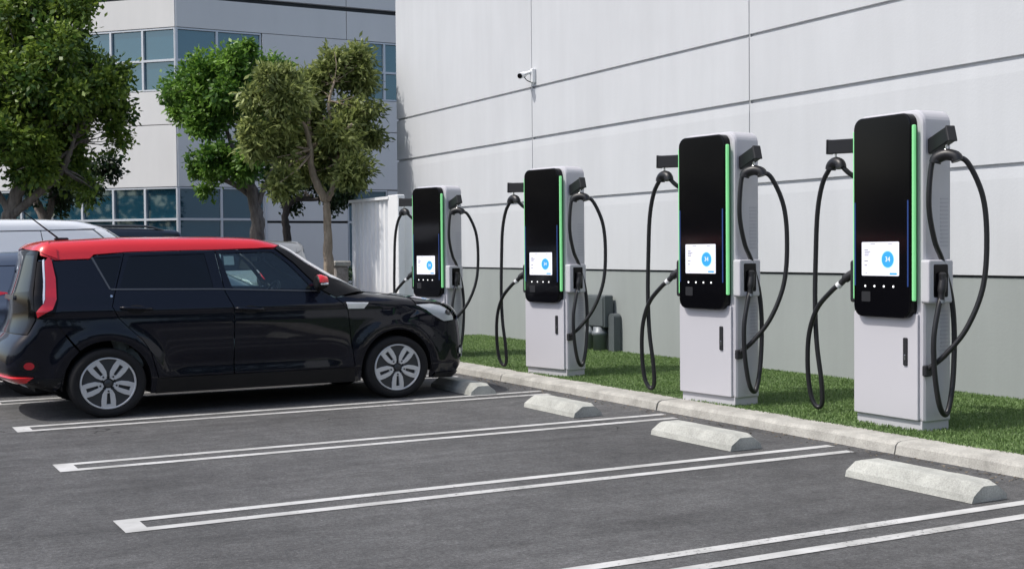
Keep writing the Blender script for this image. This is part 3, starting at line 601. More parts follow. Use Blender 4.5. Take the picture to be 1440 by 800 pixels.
        m = MB(); e = Vector(q[-1]); m.box(e + Vector((-sx * .0 + sx * .02, 0, 0)), (.04, .075, .085), bev=.008); m.build('cable_gland', M['plastic'], root)
        if sx > 0:
            m = MB(); M2 = Matrix(((0, 0, 1, 0), (1, 0, 0, 0), (0, 1, 0, 0), (0, 0, 0, 1)))   # (v,z,u)
            m.prism(rrect(-.005, .255, .985, 1.315, .02, 5), M2, .355, .435, bev=.012); ho = m.build('plug_holster', M['body_white'], root)
            m = MB(); m.prism(rrect(.045, .195, 1.03, 1.28, .012, 4), M2, .430, .4385, bev=.003); m.build('holster_recess', M['glass_black'], ho)
            m = MB(); m.tube(spline([(.455, .10, 1.0), (.455, .105, 1.08), (.45, .12, 1.15), (.435, .13, 1.20)], 4), [.026] * 4 + [.034] * 9, 12); m.box((.45, .12, 1.17), (.05, .06, .10), bev=.012); m.build('charging_plug', M['plastic'], ho)
            m = MB(); m.tube([(.457, .098, .985), (.456, .10, 1.01)], .03, 12); m.build('cable_collar', M['util_pipe'], ho)
        else:
            m = MB(); M2 = Matrix(((0, 0, -1, 0), (1, 0, 0, 0), (0, 1, 0, 0), (0, 0, 0, 1)))
            m.prism(rrect(.0, .25, .97, 1.31, .02, 5), M2, .355, .41, bev=.012); ho = m.build('plug_holster', M['plastic'], root)
            m = MB(); m.tube(spline([(-.57, .055, 1.12), (-.53, .065, 1.155), (-.48, .08, 1.19), (-.43, .1, 1.215)], 4), [.026] * 4 + [.036] * 9, 12); m.build('charging_plug', M['plastic'], ho)
            m = MB(); m.tube([(-.60, .05, 1.095), (-.575, .054, 1.117)], .028, 12); m.build('cable_collar', M['cctv'], ho)
            m = MB(); m.box((-.435, .10, 1.255), (.05, .09, .05), rot=Matrix.Rotation(R(-35), 3, 'Y'), bev=.01); m.build('plug_release', M['util_pipe'], ho)
    return root
def kids(o): return [c for c in bpy.data.objects if c.parent == o]
def copy_tree(o, parent=None):
    c = o.copy(); COL.objects.link(c)
    if parent is not None: c.parent = parent
    for ch in CH.get(o.name, []): copy_tree(ch, c)
    return c
CH = {}
def index_children():
    CH.clear()
    for o in bpy.data.objects:
        if o.parent: CH.setdefault(o.parent.name, []).append(o)
ch0 = make_charger('nearest and largest white charging station, rightmost beside the nearest wheel stop'); index_children()
SPOTS = [(7.30, 7.31, -90, 1.0, None), (7.05, 9.30, -84, 1.0, 'white charging station second from the right, opposite the second wheel stop'),
         (7.12, 12.37, -78, .955, 'white charging station in front of the grey utility box'), (7.10, 15.45, -74, .93, 'farthest white charging station, half hidden behind the black car bonnet')]
for i, (x, y, a, sc_, lab) in enumerate(SPOTS):
    o = ch0 if i == 0 else copy_tree(ch0)
    # local u must run along -Y, v along +X
    o.location = (x, y, GZ); o.scale = (sc_, sc_, sc_); o.rotation_euler = (0, 0, R(a))
    if lab: o['label'] = lab

# ------------------------------------------------------------------ wheel stops
def make_stop(y0, y1, label, seed):
    rr = random.Random(seed); root = None; prof = [(-.150, 0), (-.138, .04), (-.085, .105), (-.070, .113), (.070, .113), (.085, .105), (.138, .04), (.150, 0)]
    L = y1 - y0; ks = 14; vs = []; fs = []; P = len(prof)
    for k in range(ks + 1):
        t = k / ks; yy = -L / 2 + L * t; e = min(t, 1 - t) * L
        s = 1.0 if e > .07 else .80 + .20 * (e / .07) ** .6; zs = 1.0 if e > .05 else .82 + .18 * e / .05
        for a, z in prof:
            vs.append((a * (s if z > .04 else 1) + rr.uniform(-.0016, .0016), yy + rr.uniform(-.002, .002), z * (zs if z > .04 else 1) + (rr.uniform(-.0016, .0016) if z > 0 else 0)))
    fs += [tuple(range(P - 1, -1, -1)), tuple(range(ks * P, ks * P + P))]
    for k in range(ks):
        for i in range(P - 1): fs.append((k * P + i, k * P + i + 1, k * P + P + i + 1, k * P + P + i))
        fs.append((k * P + P - 1, k * P, k * P + P, k * P + 2 * P - 1))
    m = MB(); m.add(vs, fs); o = m.build('wheel_stop', M['stop']); o.location = (5.985, (y0 + y1) / 2, .003); o.rotation_euler = (0, 0, R(rr.uniform(-.8, .8)))
    return tag(o, label, 'wheel stop', 'concrete wheel stops at the heads of the bays')
make_stop(5.17, 6.22, 'nearest pale concrete wheel stop at the lower right', 1); make_stop(7.42, 8.44, 'concrete wheel stop second nearest, before the second charger from the right', 2)
make_stop(9.64, 10.58, 'chipped concrete wheel stop in the bay next to the black car', 3); make_stop(11.70, 12.72, 'concrete wheel stop in the shade under the nose of the black car', 4)

# ------------------------------------------------------------------ tree belts added out of view to darken reflections in paint and glass
def reflection_belt(n, a, b, depth, h, name, label):
    a, b = np.array(a, float), np.array(b, float); u = rng.uniform(0, 1, n); p = np.zeros((n, 3)); p[:, :2] = a + (b - a) * u[:, None] + rng.normal(0, depth, (n, 2))
    L = np.hypot(*(b - a)); top = h * (.62 + .2 * np.sin(u * L * .55) + .18 * np.sin(u * L * 1.31 + 1)); p[:, 2] = top * rng.uniform(0, 1, n) ** .7
    nr = unit(rng.normal(0, 1, (n, 3)) + np.array([0, 0, .5])); t = unit(np.cross(nr, rng.normal(0, 1, (n, 3))))
    tag(leaf_mesh(name, p, nr, t, rng.uniform(.5, 1.1, n), rng.uniform(.3, .7, n), np.clip(rng.normal(.4, .25, n), 0, 1), M['leaf_dark']), label, 'added trees', kind='stuff')
reflection_belt(14000, (-34, -26), (60, -30), 1.5, 9, 'reflection_trees', 'added dark tree belt behind the viewer, there only for reflections'); reflection_belt(9000, (-36, -28), (-34, 50), 1.5, 9, 'reflection_trees', 'added dark tree belt out of view to the left, there only for reflections')

# ------------------------------------------------------------------ vehicles
# A car body is an implicit form (side, top, nose and tail profiles blended with rounded edges); every
# panel is an outline projected on to that form and given thickness.
class Form:
    def __init__(s, top, rear, front, halfw=.88, wheels=((-1.44, .318), (1.44, .318)), sx=1.0, sz=1.0, flare=.022):
        xs = np.linspace(-3.2, 3.2, 1281); z = np.interp(xs, [p[0] for p in top], [p[1] for p in top])
        k = np.exp(-.5 * (np.arange(-40, 41) * .005 / .055) ** 2); k /= k.sum()
        s.xs = xs; s.zt = np.convolve(np.pad(z, 40, mode='edge'), k, 'valid'); s.sl = np.gradient(s.zt, xs)
        def sm(tab, sig=.05):
            zz = np.linspace(-.4, 2.6, 601); v = np.interp(zz, [p[0] for p in tab], [p[1] for p in tab]); kk = np.exp(-.5 * (np.arange(-30, 31) * .005 / sig) ** 2); kk /= kk.sum()
            return zz, np.convolve(np.pad(v, 30, mode='edge'), kk, 'valid')
        s.zr, s.xr = sm(rear, .03); s.zf, s.xf = sm(front, .05); s.hw = halfw; s.wh = wheels; s.sx = sx; s.sz = sz; s.fl = flare
        s.zp = np.array([0, .2, .35, .55, .85, 1.0, 1.12, 1.2, 1.5, 1.7]) * sz; s.wp = np.array([.09, .055, .012, 0, -.004, .012, .05, .085, .195, .27])
    def width(s, x, z):
        w_ = s.hw - .085 * (np.abs(x / s.sx - .05) / 2.3) ** 4 - np.interp(z, s.zp, s.wp)
        for cx, cz in s.wh:
            r_ = np.hypot((x - cx) / 1.06, z - cz); w_ = w_ + s.fl * np.exp(-((r_ - .44) / .07) ** 2) * (z < .95 * s.sz)
        w_ = w_ - .020 * np.exp(-((z - .46 * s.sz) / .09) ** 2) * (np.abs(x) < .95 * s.sx) * np.clip((.95 - np.abs(x) / s.sx) / .25, 0, 1)
        return w_ + .012 * np.exp(-((z - .985 * s.sz) / .035) ** 2)
    def F(s, p):
        x, y, z = p[..., 0], p[..., 1], p[..., 2]; q = (y / .88) ** 2; wd = s.width(x, z)
        d1 = np.abs(y) - wd
        # plan curvature of bonnet and windscreen, crown across the roof
        xx = x + .17 * q; zt = np.interp(xx, s.xs, s.zt); sl = np.interp(xx, s.xs, s.sl)
        d2 = (z - zt + .045 * q) / np.sqrt(1 + np.minimum(sl * sl, 4))
        xr = np.interp(z, s.zr, s.xr) + .10 * q + .05 * q * q; xf = np.interp(z, s.zf, s.xf) - .155 * q - .09 * q * q
        d3 = xr - x; d4 = x - xf
        def smax(a, b, k):
            h = np.maximum(k - np.abs(a - b), 0) / k; return np.maximum(a, b) + h * h * k * .25
        return smax(smax(smax(d2, d1, .10), d3, .10), d4, .10)
    def cast(s, o, d, tmax=3.2):
        """first hit coming from outside: o outside points, d unit directions"""
        n = len(o); ts = np.linspace(0, tmax, 220); lo = np.zeros(n); hi = np.full(n, np.nan)
        for a, b in zip(ts[:-1], ts[1:]):
            m = np.isnan(hi)
            if not m.any(): break
            f = s.F(o[m] + d[m] * b); i = np.where(m)[0][f <= 0]; hi[i] = b; lo[i] = a
        miss = np.isnan(hi); hi[miss] = tmax
        for _ in range(22):
            mid = (lo + hi) / 2; ins = s.F(o + d * mid[:, None]) <= 0; hi = np.where(ins, mid, hi); lo = np.where(ins, lo, mid)
        return o + d * hi[:, None], miss
    def normal(s, p):
        e = .006; g = np.stack([s.F(p + np.eye(3)[i] * e) - s.F(p - np.eye(3)[i] * e) for i in range(3)], -1); return unit(g)
    # projections: parameters (a,b) -> rays
    def ray_side(s, ab): n = len(ab); return np.stack([ab[:, 0], np.full(n, -1.6), ab[:, 1]], 1), np.tile([0., 1., 0.], (n, 1))
    def ray_ends(s, ab, xc): d = np.stack([np.cos(ab[:, 0]), -np.sin(ab[:, 0]), np.zeros(len(ab))], 1); c = np.stack([np.full(len(ab), xc), np.zeros(len(ab)), ab[:, 1]], 1); return c + d * 3.0, -d
    def ray_ring(s, ab, zc): d = np.stack([np.zeros(len(ab)), -np.sin(ab[:, 1]), np.cos(ab[:, 1])], 1); c = np.stack([ab[:, 0], np.zeros(len(ab)), np.full(len(ab), zc)], 1); return c + d * 2.2, -d
    # conversions of side-view points (near side) to the other parameters
    def to_ends(s, pts, xc, front=False):
        A = np.linspace(R(8), R(172), 320) if False else (np.linspace(R(91), R(179.5), 200) if not front else np.linspace(R(89), R(.5), 200)); out = []
        for x, z in pts:
            o, d = s.ray_ends(np.stack([A, np.full(200, z)], 1), xc); h, _ = s.cast(o, d); xs = h[:, 0]
            order = np.argsort(xs); out.append((float(np.interp(x, xs[order], A[order])), z))
        return out
    def to_ring(s, pts, zc):
        A = np.linspace(R(2), R(120), 240); out = []
        for x, z in pts:
            o, d = s.ray_ring(np.stack([np.full(240, x), A], 1), zc); h, _ = s.cast(o, d); zs = h[:, 2]; order = np.argsort(zs); out.append((x, float(np.interp(z, zs[order], A[order]))))
        return out

def inside(pts, loop):
    x, y = pts[:, 0], pts[:, 1]; r_ = np.zeros(len(pts), bool); L = np.array(loop); j = len(L) - 1
    for i in range(len(L)):
        xi, yi, xj, yj = *L[i], *L[j]
        c = ((yi > y) != (yj > y)) & (x < (xj - xi) * (y - yi) / ((yj - yi) if yj != yi else 1e-12) + xi); r_ ^= c; j = i
    return r_

def resample(loop, st, scale=(1, 1)):
    out = []
    for i in range(len(loop)):
        a = np.array(loop[i], float); b = np.array(loop[(i + 1) % len(loop)], float); L = np.hypot(*((b - a) * scale)); k = max(1, int(math.ceil(L / st)))
        for q in range(k): out.append(tuple(a + (b - a) * q / k))
    return out

def drape(form, kind, loop, holes=(), step=.035, thick=.02, off=0.0, aux=0.0, scale=(1, 1), mirror=False):
    """returns (verts, faces, smooth) of a thick panel whose outline is given in projection parameters"""
    loops = [resample(l, step, scale) for l in (loop, *holes)]; pts = []; edges = []
    for l in loops:
        b = len(pts); pts += l; edges += [(b + i, b + (i + 1) % len(l)) for i in range(len(l))]
    P = np.array(pts); lo, hi = P.min(0), P.max(0); sx, sy = step / scale[0], step / scale[1]
    gx, gy = np.meshgrid(np.arange(lo[0] + sx * .5, hi[0], sx), np.arange(lo[1] + sy * .5, hi[1], sy)); G = np.stack([gx.ravel(), gy.ravel()], 1)
    ok = inside(G, loops[0])
    for l in loops[1:]: ok &= ~inside(G, l)
    # keep grid points away from the outline
    dm = np.full(len(G), 9.); S_ = np.array(scale)
    for q in range(0, len(P), 200): dm = np.minimum(dm, np.sqrt((((G[:, None] - P[None, q:q + 200]) * S_) ** 2).sum(-1)).min(1))
    G = G[ok & (dm > step * .45)]
    V = [Vector((float(a * scale[0]), float(b * scale[1]))) for a, b in np.concatenate([P, G])] if len(G) else [Vector((float(a * scale[0]), float(b * scale[1]))) for a, b in P]
    vo, eo, fo, *_ = delaunay_2d_cdt(V, edges, [], 0, 1e-6)
    ab = np.array([[v.x / scale[0], v.y / scale[1]] for v in vo]); tri = np.array([f for f in fo if len(f) == 3]); c = ab[tri].mean(1); keep = inside(c, loops[0])
    for l in loops[1:]: keep &= ~inside(c, l)
    tri = tri[keep]
    o, d = {'side': lambda: form.ray_side(ab), 'ends': lambda: form.ray_ends(ab, aux), 'ring': lambda: form.ray_ring(ab, aux)}[kind]()
    h, miss = form.cast(o, d)
    nr = form.normal(h); tri = tri[~miss[tri].any(1)]
    n3 = np.cross(h[tri[:, 1]] - h[tri[:, 0]], h[tri[:, 2]] - h[tri[:, 0]]); fl = (n3 * nr[tri[:, 0]]).sum(1) < 0; tri[fl] = tri[fl][:, ::-1]
    A = h + nr * off; B = A - nr * thick
    if mirror: A = A * [1, -1, 1]; B = B * [1, -1, 1]; tri = tri[:, ::-1]
    n = len(A); vs = np.concatenate([A, B, A, B]); fs = [tuple(t) for t in tri] + [tuple(t[::-1] + n) for t in tri]; smo = [True] * len(fs)
    cnt = {}
    for t in tri:
        for a, b in ((t[0], t[1]), (t[1], t[2]), (t[2], t[0])): cnt[(a, b)] = 1
    for (a, b) in cnt:
        if (b, a) not in cnt: fs.append((int(a) + 2 * n, int(a) + 3 * n, int(b) + 3 * n, int(b) + 2 * n)); smo.append(False)
    return vs, fs, smo, np.concatenate([nr * ([1, -1, 1] if mirror else 1), -nr * ([1, -1, 1] if mirror else 1), np.zeros((2 * n, 3))])

def panel(name, mat, parent, *args, **kw):
    vs, fs, smo, nrm = drape(*args, **kw); me = bpy.data.meshes.new(name); me.from_pydata([tuple(map(float, v)) for v in vs], [], [tuple(map(int, f)) for f in fs])
    me.polygons.foreach_set('use_smooth', smo); me.materials.append(mat); me.update(); me.normals_split_custom_set_from_vertices([tuple(map(float, v)) for v in nrm]); return link(bpy.data.objects.new(name, me), parent)

def arc(cx, cz, rx, rz, a0, a1, n=18): return [(cx + rx * math.cos(R(a0 + (a1 - a0) * i / n)), cz + rz * math.sin(R(a0 + (a1 - a0) * i / n))) for i in range(n + 1)]

def wheel_meshes():
    """alloy wheel with five twin-bar spokes, outer face towards -y, centre at origin"""
    t = MB(); t.lathe([(.236, .0), (.25, -.018), (.275, -.024), (.300, -.018), (.316, -.0), (.318, .03), (.318, .15), (.312, .18), (.28, .20), (.236, .2)], (0, 0, 0), 'y', 56, sx=1.085)
    for k in range(4):
        t.lathe([(.3185, .035 + .035 * k), (.3205, .037 + .035 * k), (.3205, .058 + .035 * k), (.3185, .06 + .035 * k)], (0, 0, 0), 'y', 56, sx=1.085)
    r_ = MB()
    r_.lathe([(.238, .10), (.240, -.006), (.232, -.014), (.224, -.010), (.220, .02), (.216, .10)], (0, 0, 0), 'y', 56, sx=1.06)
    d = MB(); d.lathe([(0, .03), (.222, .022)], (0, 0, 0), 'y', 56, sx=1.06); d.lathe([(0, .16), (.235, .16)], (0, 0, 0), 'y', 40, sx=1.06)
    XZ = Matrix(((1.06, 0, 0, 0), (0, 0, 1, 0), (0, 1, 0, 0), (0, 0, 0, 1)))
    for k in range(5):
        a = R(90 + 72 * k + 180); c, s_ = math.cos(a), math.sin(a)
        def rp(r, t_): return (r * c - t_ * s_, r * s_ + t_ * c)
        # broad silver paddle with a dark slot, drawn as two bars joined at both ends
        for sg in (1, -1):
            r_.prism([rp(.055, sg * .016), rp(.09, sg * .012), rp(.20, sg * .019), rp(.228, sg * .019), rp(.228, sg * .060), rp(.16, sg * .062), rp(.10, sg * .052), rp(.06, sg * .030)][::sg], XZ, .02, -.010, bev=.004)
        r_.prism([rp(.045, -.02), rp(.09, -.018), rp(.09, .018), rp(.045, .02)], XZ, .02, -.006, bev=.003)
        r_.prism([rp(.192, -.04), rp(.230, -.04), rp(.230, .04), rp(.192, .04)], XZ, .02, -.008, bev=.003)
        # dark blade between the paddles
        a2 = a + R(36); c2, s2 = math.cos(a2), math.sin(a2)
        q = lambda r, t_: (r * c2 - t_ * s2, r * s2 + t_ * c2)
        d.prism([q(.06, -.02), q(.215, -.075), q(.222, 0), q(.215, .075), q(.06, .02)], XZ, .024, .004, bev=.006)
        hb = rp(.072, 0); d.lathe([(0, -.012), (.008, -.012), (.009, -.006)], (hb[0] * 1.06, 0, hb[1]), 'y', 10)
    cap = MB(); cap.lathe([(0, -.014), (.030, -.013), (.036, -.008), (.038, .02)], (0, 0, 0), 'y', 24, sx=1.06)
    return t, r_, d, cap
_w = wheel_meshes()
def add_wheel(parent, x, y, z, flip, mats=('tyre', 'rim_silver', 'rim_dark'), s=1.0):
    e = bpy.data.objects.get('wheel_proto')
    t = _w[0].build('wheel', M[mats[0]], parent)
    r_ = _w[1].build('rim', M[mats[1]], t); _w[2].build('rim_cover', M[mats[2]], t); _w[3].build('hub_cap', M[mats[2]], t)
    t.location = (x, y, z); t.scale = (s, s, s); t.rotation_euler = (0, 0, math.pi if flip else 0)
    if flip: pass
    return t

def build_car(name, loc, rz, label, cat, paint, roof, warp=None, hw=.88, glass='glass_clear', privacy='glass_dark', detail=True, slim_lamp=False, roof_rails=False, van=False, group=None, dx=3.675):
    fx, fz = warp or ((lambda x: x), (lambda z: z)); w2 = lambda p: (fx(p[0] - dx), fz(p[1]))
    L_ = lambda pts: [w2(p) for p in pts]
    top = L_([(1.2, 1.575), (1.64, 1.592), (1.85, 1.634), (2.46, 1.664), (3.36, 1.668), (3.79, 1.655), (4.02, 1.60), (4.15, 1.55), (4.60, 1.28), (4.90, 1.115), (5.05, 1.095), (5.4, 1.055), (5.7, 1.010), (5.85, .985), (6.0, .955), (6.3, .85)])
    rear = [(b, a) for a, b in L_([(2.05, .0), (1.80, .22), (1.56, .30), (1.36, .37), (1.29, .46), (1.31, .62), (1.36, .72), (1.44, .80), (1.49, .92), (1.50, 1.12), (1.555, 1.30), (1.615, 1.54), (1.63, 1.62), (1.63, 1.8)])]
    front = [(b, a) for a, b in L_([(5.70, .0), (5.86, .14), (6.02, .23), (6.06, .36), (6.055, .52), (6.04, .68), (6.02, .80), (5.985, .89), (5.93, .955), (5.84, 1.0), (5.72, 1.06), (5.6, 1.2)])]
    sx = abs(fx(1) - fx(0)); sz = fz(1.5) / 1.5; wz = .318
    wcx = [fx(2.235 - dx), fx(5.115 - dx)]; tw = sz if van else 1.0
    form = Form(top, rear, front, hw, ((wcx[0], wz), (wcx[1], wz)), sx, sz)
    root = tag(empty(name, loc, rz), label, cat, group)
    ro, rx, rzz = root, .392, .392
    def arch(i, a0, a1, n=20): return arc(wcx[i], wz, rx, rzz, a0, a1, n)
    xr, xf = form.xr.min(), form.xf.max(); RX, FX = fx(2.35 - dx), fx(5.0 - dx)
    def both(nm, mat, kind, loop, holes=(), parent=None, **kw):
        out = []
        for mir in (False, True): out.append(panel(nm, M[mat], (parent[int(mir)] if parent else ro), form, kind, loop, holes, mirror=mir, **kw))
        return out
    # ---- side outlines (near side); in source coordinates
    QW = L_([(2.155, 1.468), (2.405, 1.478), (2.315, 1.195), (2.285, 1.195)]); RW = L_([(2.475, 1.482), (3.185, 1.500), (3.24, 1.175), (2.365, 1.187)]); FW = L_([(3.325, 1.500), (3.865, 1.512), (4.02, 1.385), (4.235, 1.140), (3.425, 1.158)])
    if van: FW = L_([(3.40, 1.39), (3.93, 1.39), (4.05, 1.33), (4.235, 1.14), (3.43, 1.155)])
    ar_r = lambda a0, a1: arch(0, a0, a1); sill = fz(.345)
    seam = L_([(2.435, 1.512), (2.325, 1.165), (2.285, 1.02), (2.34, .91)]) + [(wcx[0] + .41 * 1.08 * math.cos(R(a)), wz + .55 * math.sin(R(a))) for a in (62, 45, 30)] + [(wcx[0] + .455, sill)]
    g = .004
    quarter = L_([(1.80, 1.44), (1.93, 1.448), (2.12, 1.452), (2.17, 1.488), (2.30, 1.500)]) + [(a - g, b) for a, b in seam] + [(wcx[0] + .425, fz(.20))] + [(wcx[0] + rx, fz(.20))] + arch(0, 0, 128) + L_([(1.86, .80), (1.78, .95), (1.82, 1.08), (1.83, 1.29)])
    rdoor = [(a + g, b) for a, b in seam] + [(fx(3.408 - dx), sill)] + L_([(3.412, .98), (3.34, 1.135), (3.285, 1.527)])
    fdoor = L_([(3.295, 1.527), (3.70, 1.538), (3.885, 1.538), (4.06, 1.395), (4.32, 1.118), (4.45, 1.045), (4.572, .945), (4.598, .676), (4.64, .345)]) + [(fx(3.418 - dx), sill)] + L_([(3.422, .98), (3.35, 1.135)])
    fender = L_([(4.580, .945), (4.46, 1.048), (4.82, 1.088), (5.02, 1.072), (5.29, 1.030)]) + L_([(5.335, .955), (5.45, .90), (5.535, .836), (5.57, .80)]) + arch(1, 34, 180, 24)[0:] + [(wcx[1] - rx, fz(.20)), (fx(4.655 - dx), fz(.20))] + L_([(4.648, .345), (4.606, .676)])
    pk = paint
    wk = dict(step=.04, thick=.022)
    if van:
        both('side_panel', pk, 'side', quarter, parent=None, **wk)
        rd = both('sliding_door', pk, 'side', rdoor, **wk)
    else:
        qp = both('quarter_panel', pk, 'side', quarter, [QW], **wk); rd = both('rear_door', pk, 'side', rdoor, [RW], **wk)
        both('quarter_window', privacy, 'side', QW, parent=qp, step=.03, thick=.004, off=-.009); both('door_window', privacy, 'side', RW, parent=rd, step=.03, thick=.004, off=-.009)
    fd = both('front_door', pk, 'side', fdoor, [FW], **wk); both('door_window', glass, 'side', FW, parent=fd, step=.03, thick=.004, off=-.009)
    both('front_fender', pk, 'side', fender, **wk)
    both('sill', 'trim_black', 'side', [(wcx[0] + .43, fz(.195)), (wcx[1] - .43, fz(.195)), (wcx[1] - .445, sill - .006), (wcx[0] + .445, sill - .006)], **wk)
    if detail:
        # thin bright line under the glass and round the quarter light
        for nm, pts in (('window_trim', L_([(2.285, 1.170), (3.30, 1.152), (4.30, 1.112), (4.30, 1.122), (3.30, 1.164), (2.285, 1.183)])), ('window_trim', L_([(2.132, 1.470), (2.272, 1.175), (2.286, 1.180), (2.148, 1.476)]))): both(nm, 'satin', 'side', pts, step=.05, thick=.004, off=.004)
    # ---- A pillar, roof, windscreen, bonnet
    rp = lambda pts, zc: form.to_ring(L_(pts), zc)
    zc = fz(1.15)
    low = rp([(1.82, 1.452), (2.12, 1.462), (2.16, 1.500), (2.46, 1.522), (3.29, 1.537), (3.70, 1.548), (3.90, 1.556)], zc)
    xe = fx((4.36 if van else 4.075) - dx); front_edge = [(xe - .17 * sx * (math.sin(a) * .55 / .88) ** 2 * 1.3, a) for a in np.linspace(low[-1][1] * .85, -low[-1][1] * .85, 9)]
    rear_edge = [(fx(1.70 - dx), -a) for a in np.linspace(-low[0][1] * .9, low[0][1] * .9, 9)]
    panel('roof', M[roof], ro, form, 'ring', low + front_edge + [(x, -a) for x, a in low[::-1]] + [(x, a) for x, a in [(fx(1.70 - dx), b) for b in np.linspace(-low[0][1] * .93, low[0][1] * .93, 9)]], step=.05, thick=.025, off=.003, aux=zc, scale=(1, .6))
    zc2 = fz(.95)
    pil_o = rp([(3.905, 1.545), (4.075, 1.400), (4.33, 1.125), (4.47, 1.055), (4.83, 1.095)], zc2); pil_i = rp([(3.975, 1.572), (4.20, 1.425), (4.45, 1.270), (4.84, 1.112)], zc2)
    both('windscreen_pillar', 'trim_black' if detail else pk, 'ring', pil_o + pil_i[::-1], step=.03, thick=.02, off=.001, aux=zc2, scale=(1, .7))
    ws = pil_i; wtop = [(xe + .012 - .17 * sx * (math.sin(a) * .8 / .88) ** 2, a) for a in np.linspace(pil_i[0][1] * .9, -pil_i[0][1] * .9, 7)]
    xb = fx(4.93 - dx); wbot = [(xb - .10 * sx * (a / .8) ** 2, a) for a in np.linspace(-pil_i[-1][1] * .85, pil_i[-1][1] * .85, 7)]
    panel('windscreen', M['glass_clear'], ro, form, 'ring', pil_i[::-1] + wtop + [(x, -a) for x, a in pil_i] + wbot, step=.06, thick=.005, off=-.004, aux=zc2, scale=(1, .7))
    zc3 = fz(.62); hood = rp([(4.835, 1.098), (5.02, 1.080), (5.29, 1.040), (5.34, .972), (5.70, .962)], zc3)
    hf = [(fx(5.85 - dx) - .17 * (a / .9) ** 2, a) for a in np.linspace(hood[-1][1] * .8, -hood[-1][1] * .8, 9)]
    panel('bonnet', M[pk], ro, form, 'ring', hood + hf + [(x, -a) for x, a in hood[::-1]] + [(xb + .01 - .10 * sx * (a / .8) ** 2, a) for a in np.linspace(-hood[0][1] * .85, hood[0][1] * .85, 7)], step=.045, thick=.02, aux=zc3, scale=(1, .6))
    # ---- nose
    fe = lambda pts: form.to_ends(L_(pts), FX, True); E = dict(step=.04, thick=.02, aux=FX, scale=(1.0, 1))
    hl = fe([(5.335, .955), (5.50, .958), (5.69, .950), (5.80, .925), (5.85, .85), (5.80, .785), (5.66, .772), (5.540, .838), (5.45, .895)])
    both('headlight', 'lamp_clear', 'ends', hl, step=.02, thick=.02, off=-.004, aux=FX); hi = fe([(5.60, .925), (5.70, .895), (5.735, .85), (5.70, .80), (5.63, .79), (5.575, .84)])
    if detail:
        both('lamp_lens', 'glass_lamp', 'ends', hl, step=.03, thick=.004, off=.008, aux=FX)
        lc = fe([(5.72, .862)])[0]; both('lamp_projector', 'rim_dark', 'ends', [(lc[0] + .036 * math.cos(i * .393), lc[1] + .030 * math.sin(i * .393)) for i in range(16)], step=.02, thick=.006, off=.003, aux=FX)
    am = min(a for a, _ in hl) * .96
    a_b = fe([(5.555, .80)])[0][0]; a_arch = fe([(5.545, .45)])[0][0]; a_low = fe([(5.53, .22)])[0][0]
    zb = lambda z: fz(z); hcut = fe([(5.66, .762), (5.80, .775)])
    acr = [(5.115 + rx / sx, wz), (5.115 + rx * .94 / sx, .452), (5.115 + rx * .83 / sx, .537)]; bump = [(fe([(5.50, .22)])[0][0], zb(.185))] + [(a, q) for (a, _), q in zip(fe(acr), (wz, .452, .537))] + [(a_b, zb(.785))] + hcut + [(am, zb(.79)), (am * .75, zb(.86)), (0, zb(.88))]; bump = bump + [(-a, z) for a, z in bump[-2::-1]]
    grille = [(.34, zb(.33)), (.34, zb(.47)), (-.34, zb(.47)), (-.34, zb(.33))]; fog = fe([(5.80, .50), (5.94, .52), (5.93, .40), (5.84, .37)]); fogm = [(-a, z) for a, z in fog]
    fb = panel('front_bumper', M[pk], ro, form, 'ends', bump, [grille, fog, fogm], **E)
    panel('grille', M['trim_black'], fb, form, 'ends', grille, off=-.015, **E)
    for q in (fog, fogm):
        fo = panel('fog_recess', M['trim_black'], fb, form, 'ends', q, off=-.018, **E); c = np.mean(q, 0)
        panel('fog_light', M['lamp_clear'], fo, form, 'ends', [(c[0] + .03 * math.cos(i * .785), c[1] + .035 * math.sin(i * .785)) for i in range(8)], step=.02, thick=.01, off=.0, aux=FX)
    panel('bumper_lip', M['trim_black'], fb, form, 'ends', [(a_low, zb(.185)), (a_low * .98, zb(.235)), (-a_low * .98, zb(.235)), (-a_low, zb(.185))], step=.05, thick=.03, off=.018, aux=FX)
    # upper closing strip between bonnet and bumper
    up_ = [(am, zb(.80)), (am * .98, zb(.925)), (0, zb(.955)), (-am * .98, zb(.925)), (-am, zb(.80)), (-am * .75, zb(.868)), (0, zb(.888)), (am * .75, zb(.868))]
    panel('nose_panel', M[pk], ro, form, 'ends', up_, off=-.003, **E)
    if detail: panel('emblem', M['chrome'], ro, form, 'ends', [(.06 * math.cos(i * .523), zb(.91) + .022 * math.sin(i * .523)) for i in range(12)], step=.03, thick=.01, off=.006, aux=FX)
    # ---- tail
    re_ = lambda pts: form.to_ends(L_(pts), RX); E = dict(step=.04, thick=.02, aux=RX, scale=(1.0, 1)); PI2 = 2 * math.pi
    flip = lambda pts: [(PI2 - a, z) for a, z in pts]
    lampo = [(1.765, 1.482), (1.79, 1.45), (1.812, 1.29), (1.808, 1.10), (1.765, 1.005), (1.64, .935), (1.632, .985), (1.690, 1.055), (1.706, 1.26), (1.715, 1.42)]
    if slim_lamp: lampo = [(1.78, 1.135), (2.02, 1.10), (1.80, 1.06), (1.62, 1.04), (1.60, 1.13)]
    lamp = re_(lampo); both('tail_light', 'lamp_red', 'ends', lamp, step=.02, thick=.02, off=.004, aux=RX)
    if detail:
        both('lamp_inner', 'lamp_clear', 'ends', re_([(1.712, 1.45), (1.728, 1.46), (1.722, 1.28), (1.708, 1.10), (1.69, 1.055), (1.706, 1.26)]), step=.02, thick=.01, off=.007, aux=RX)
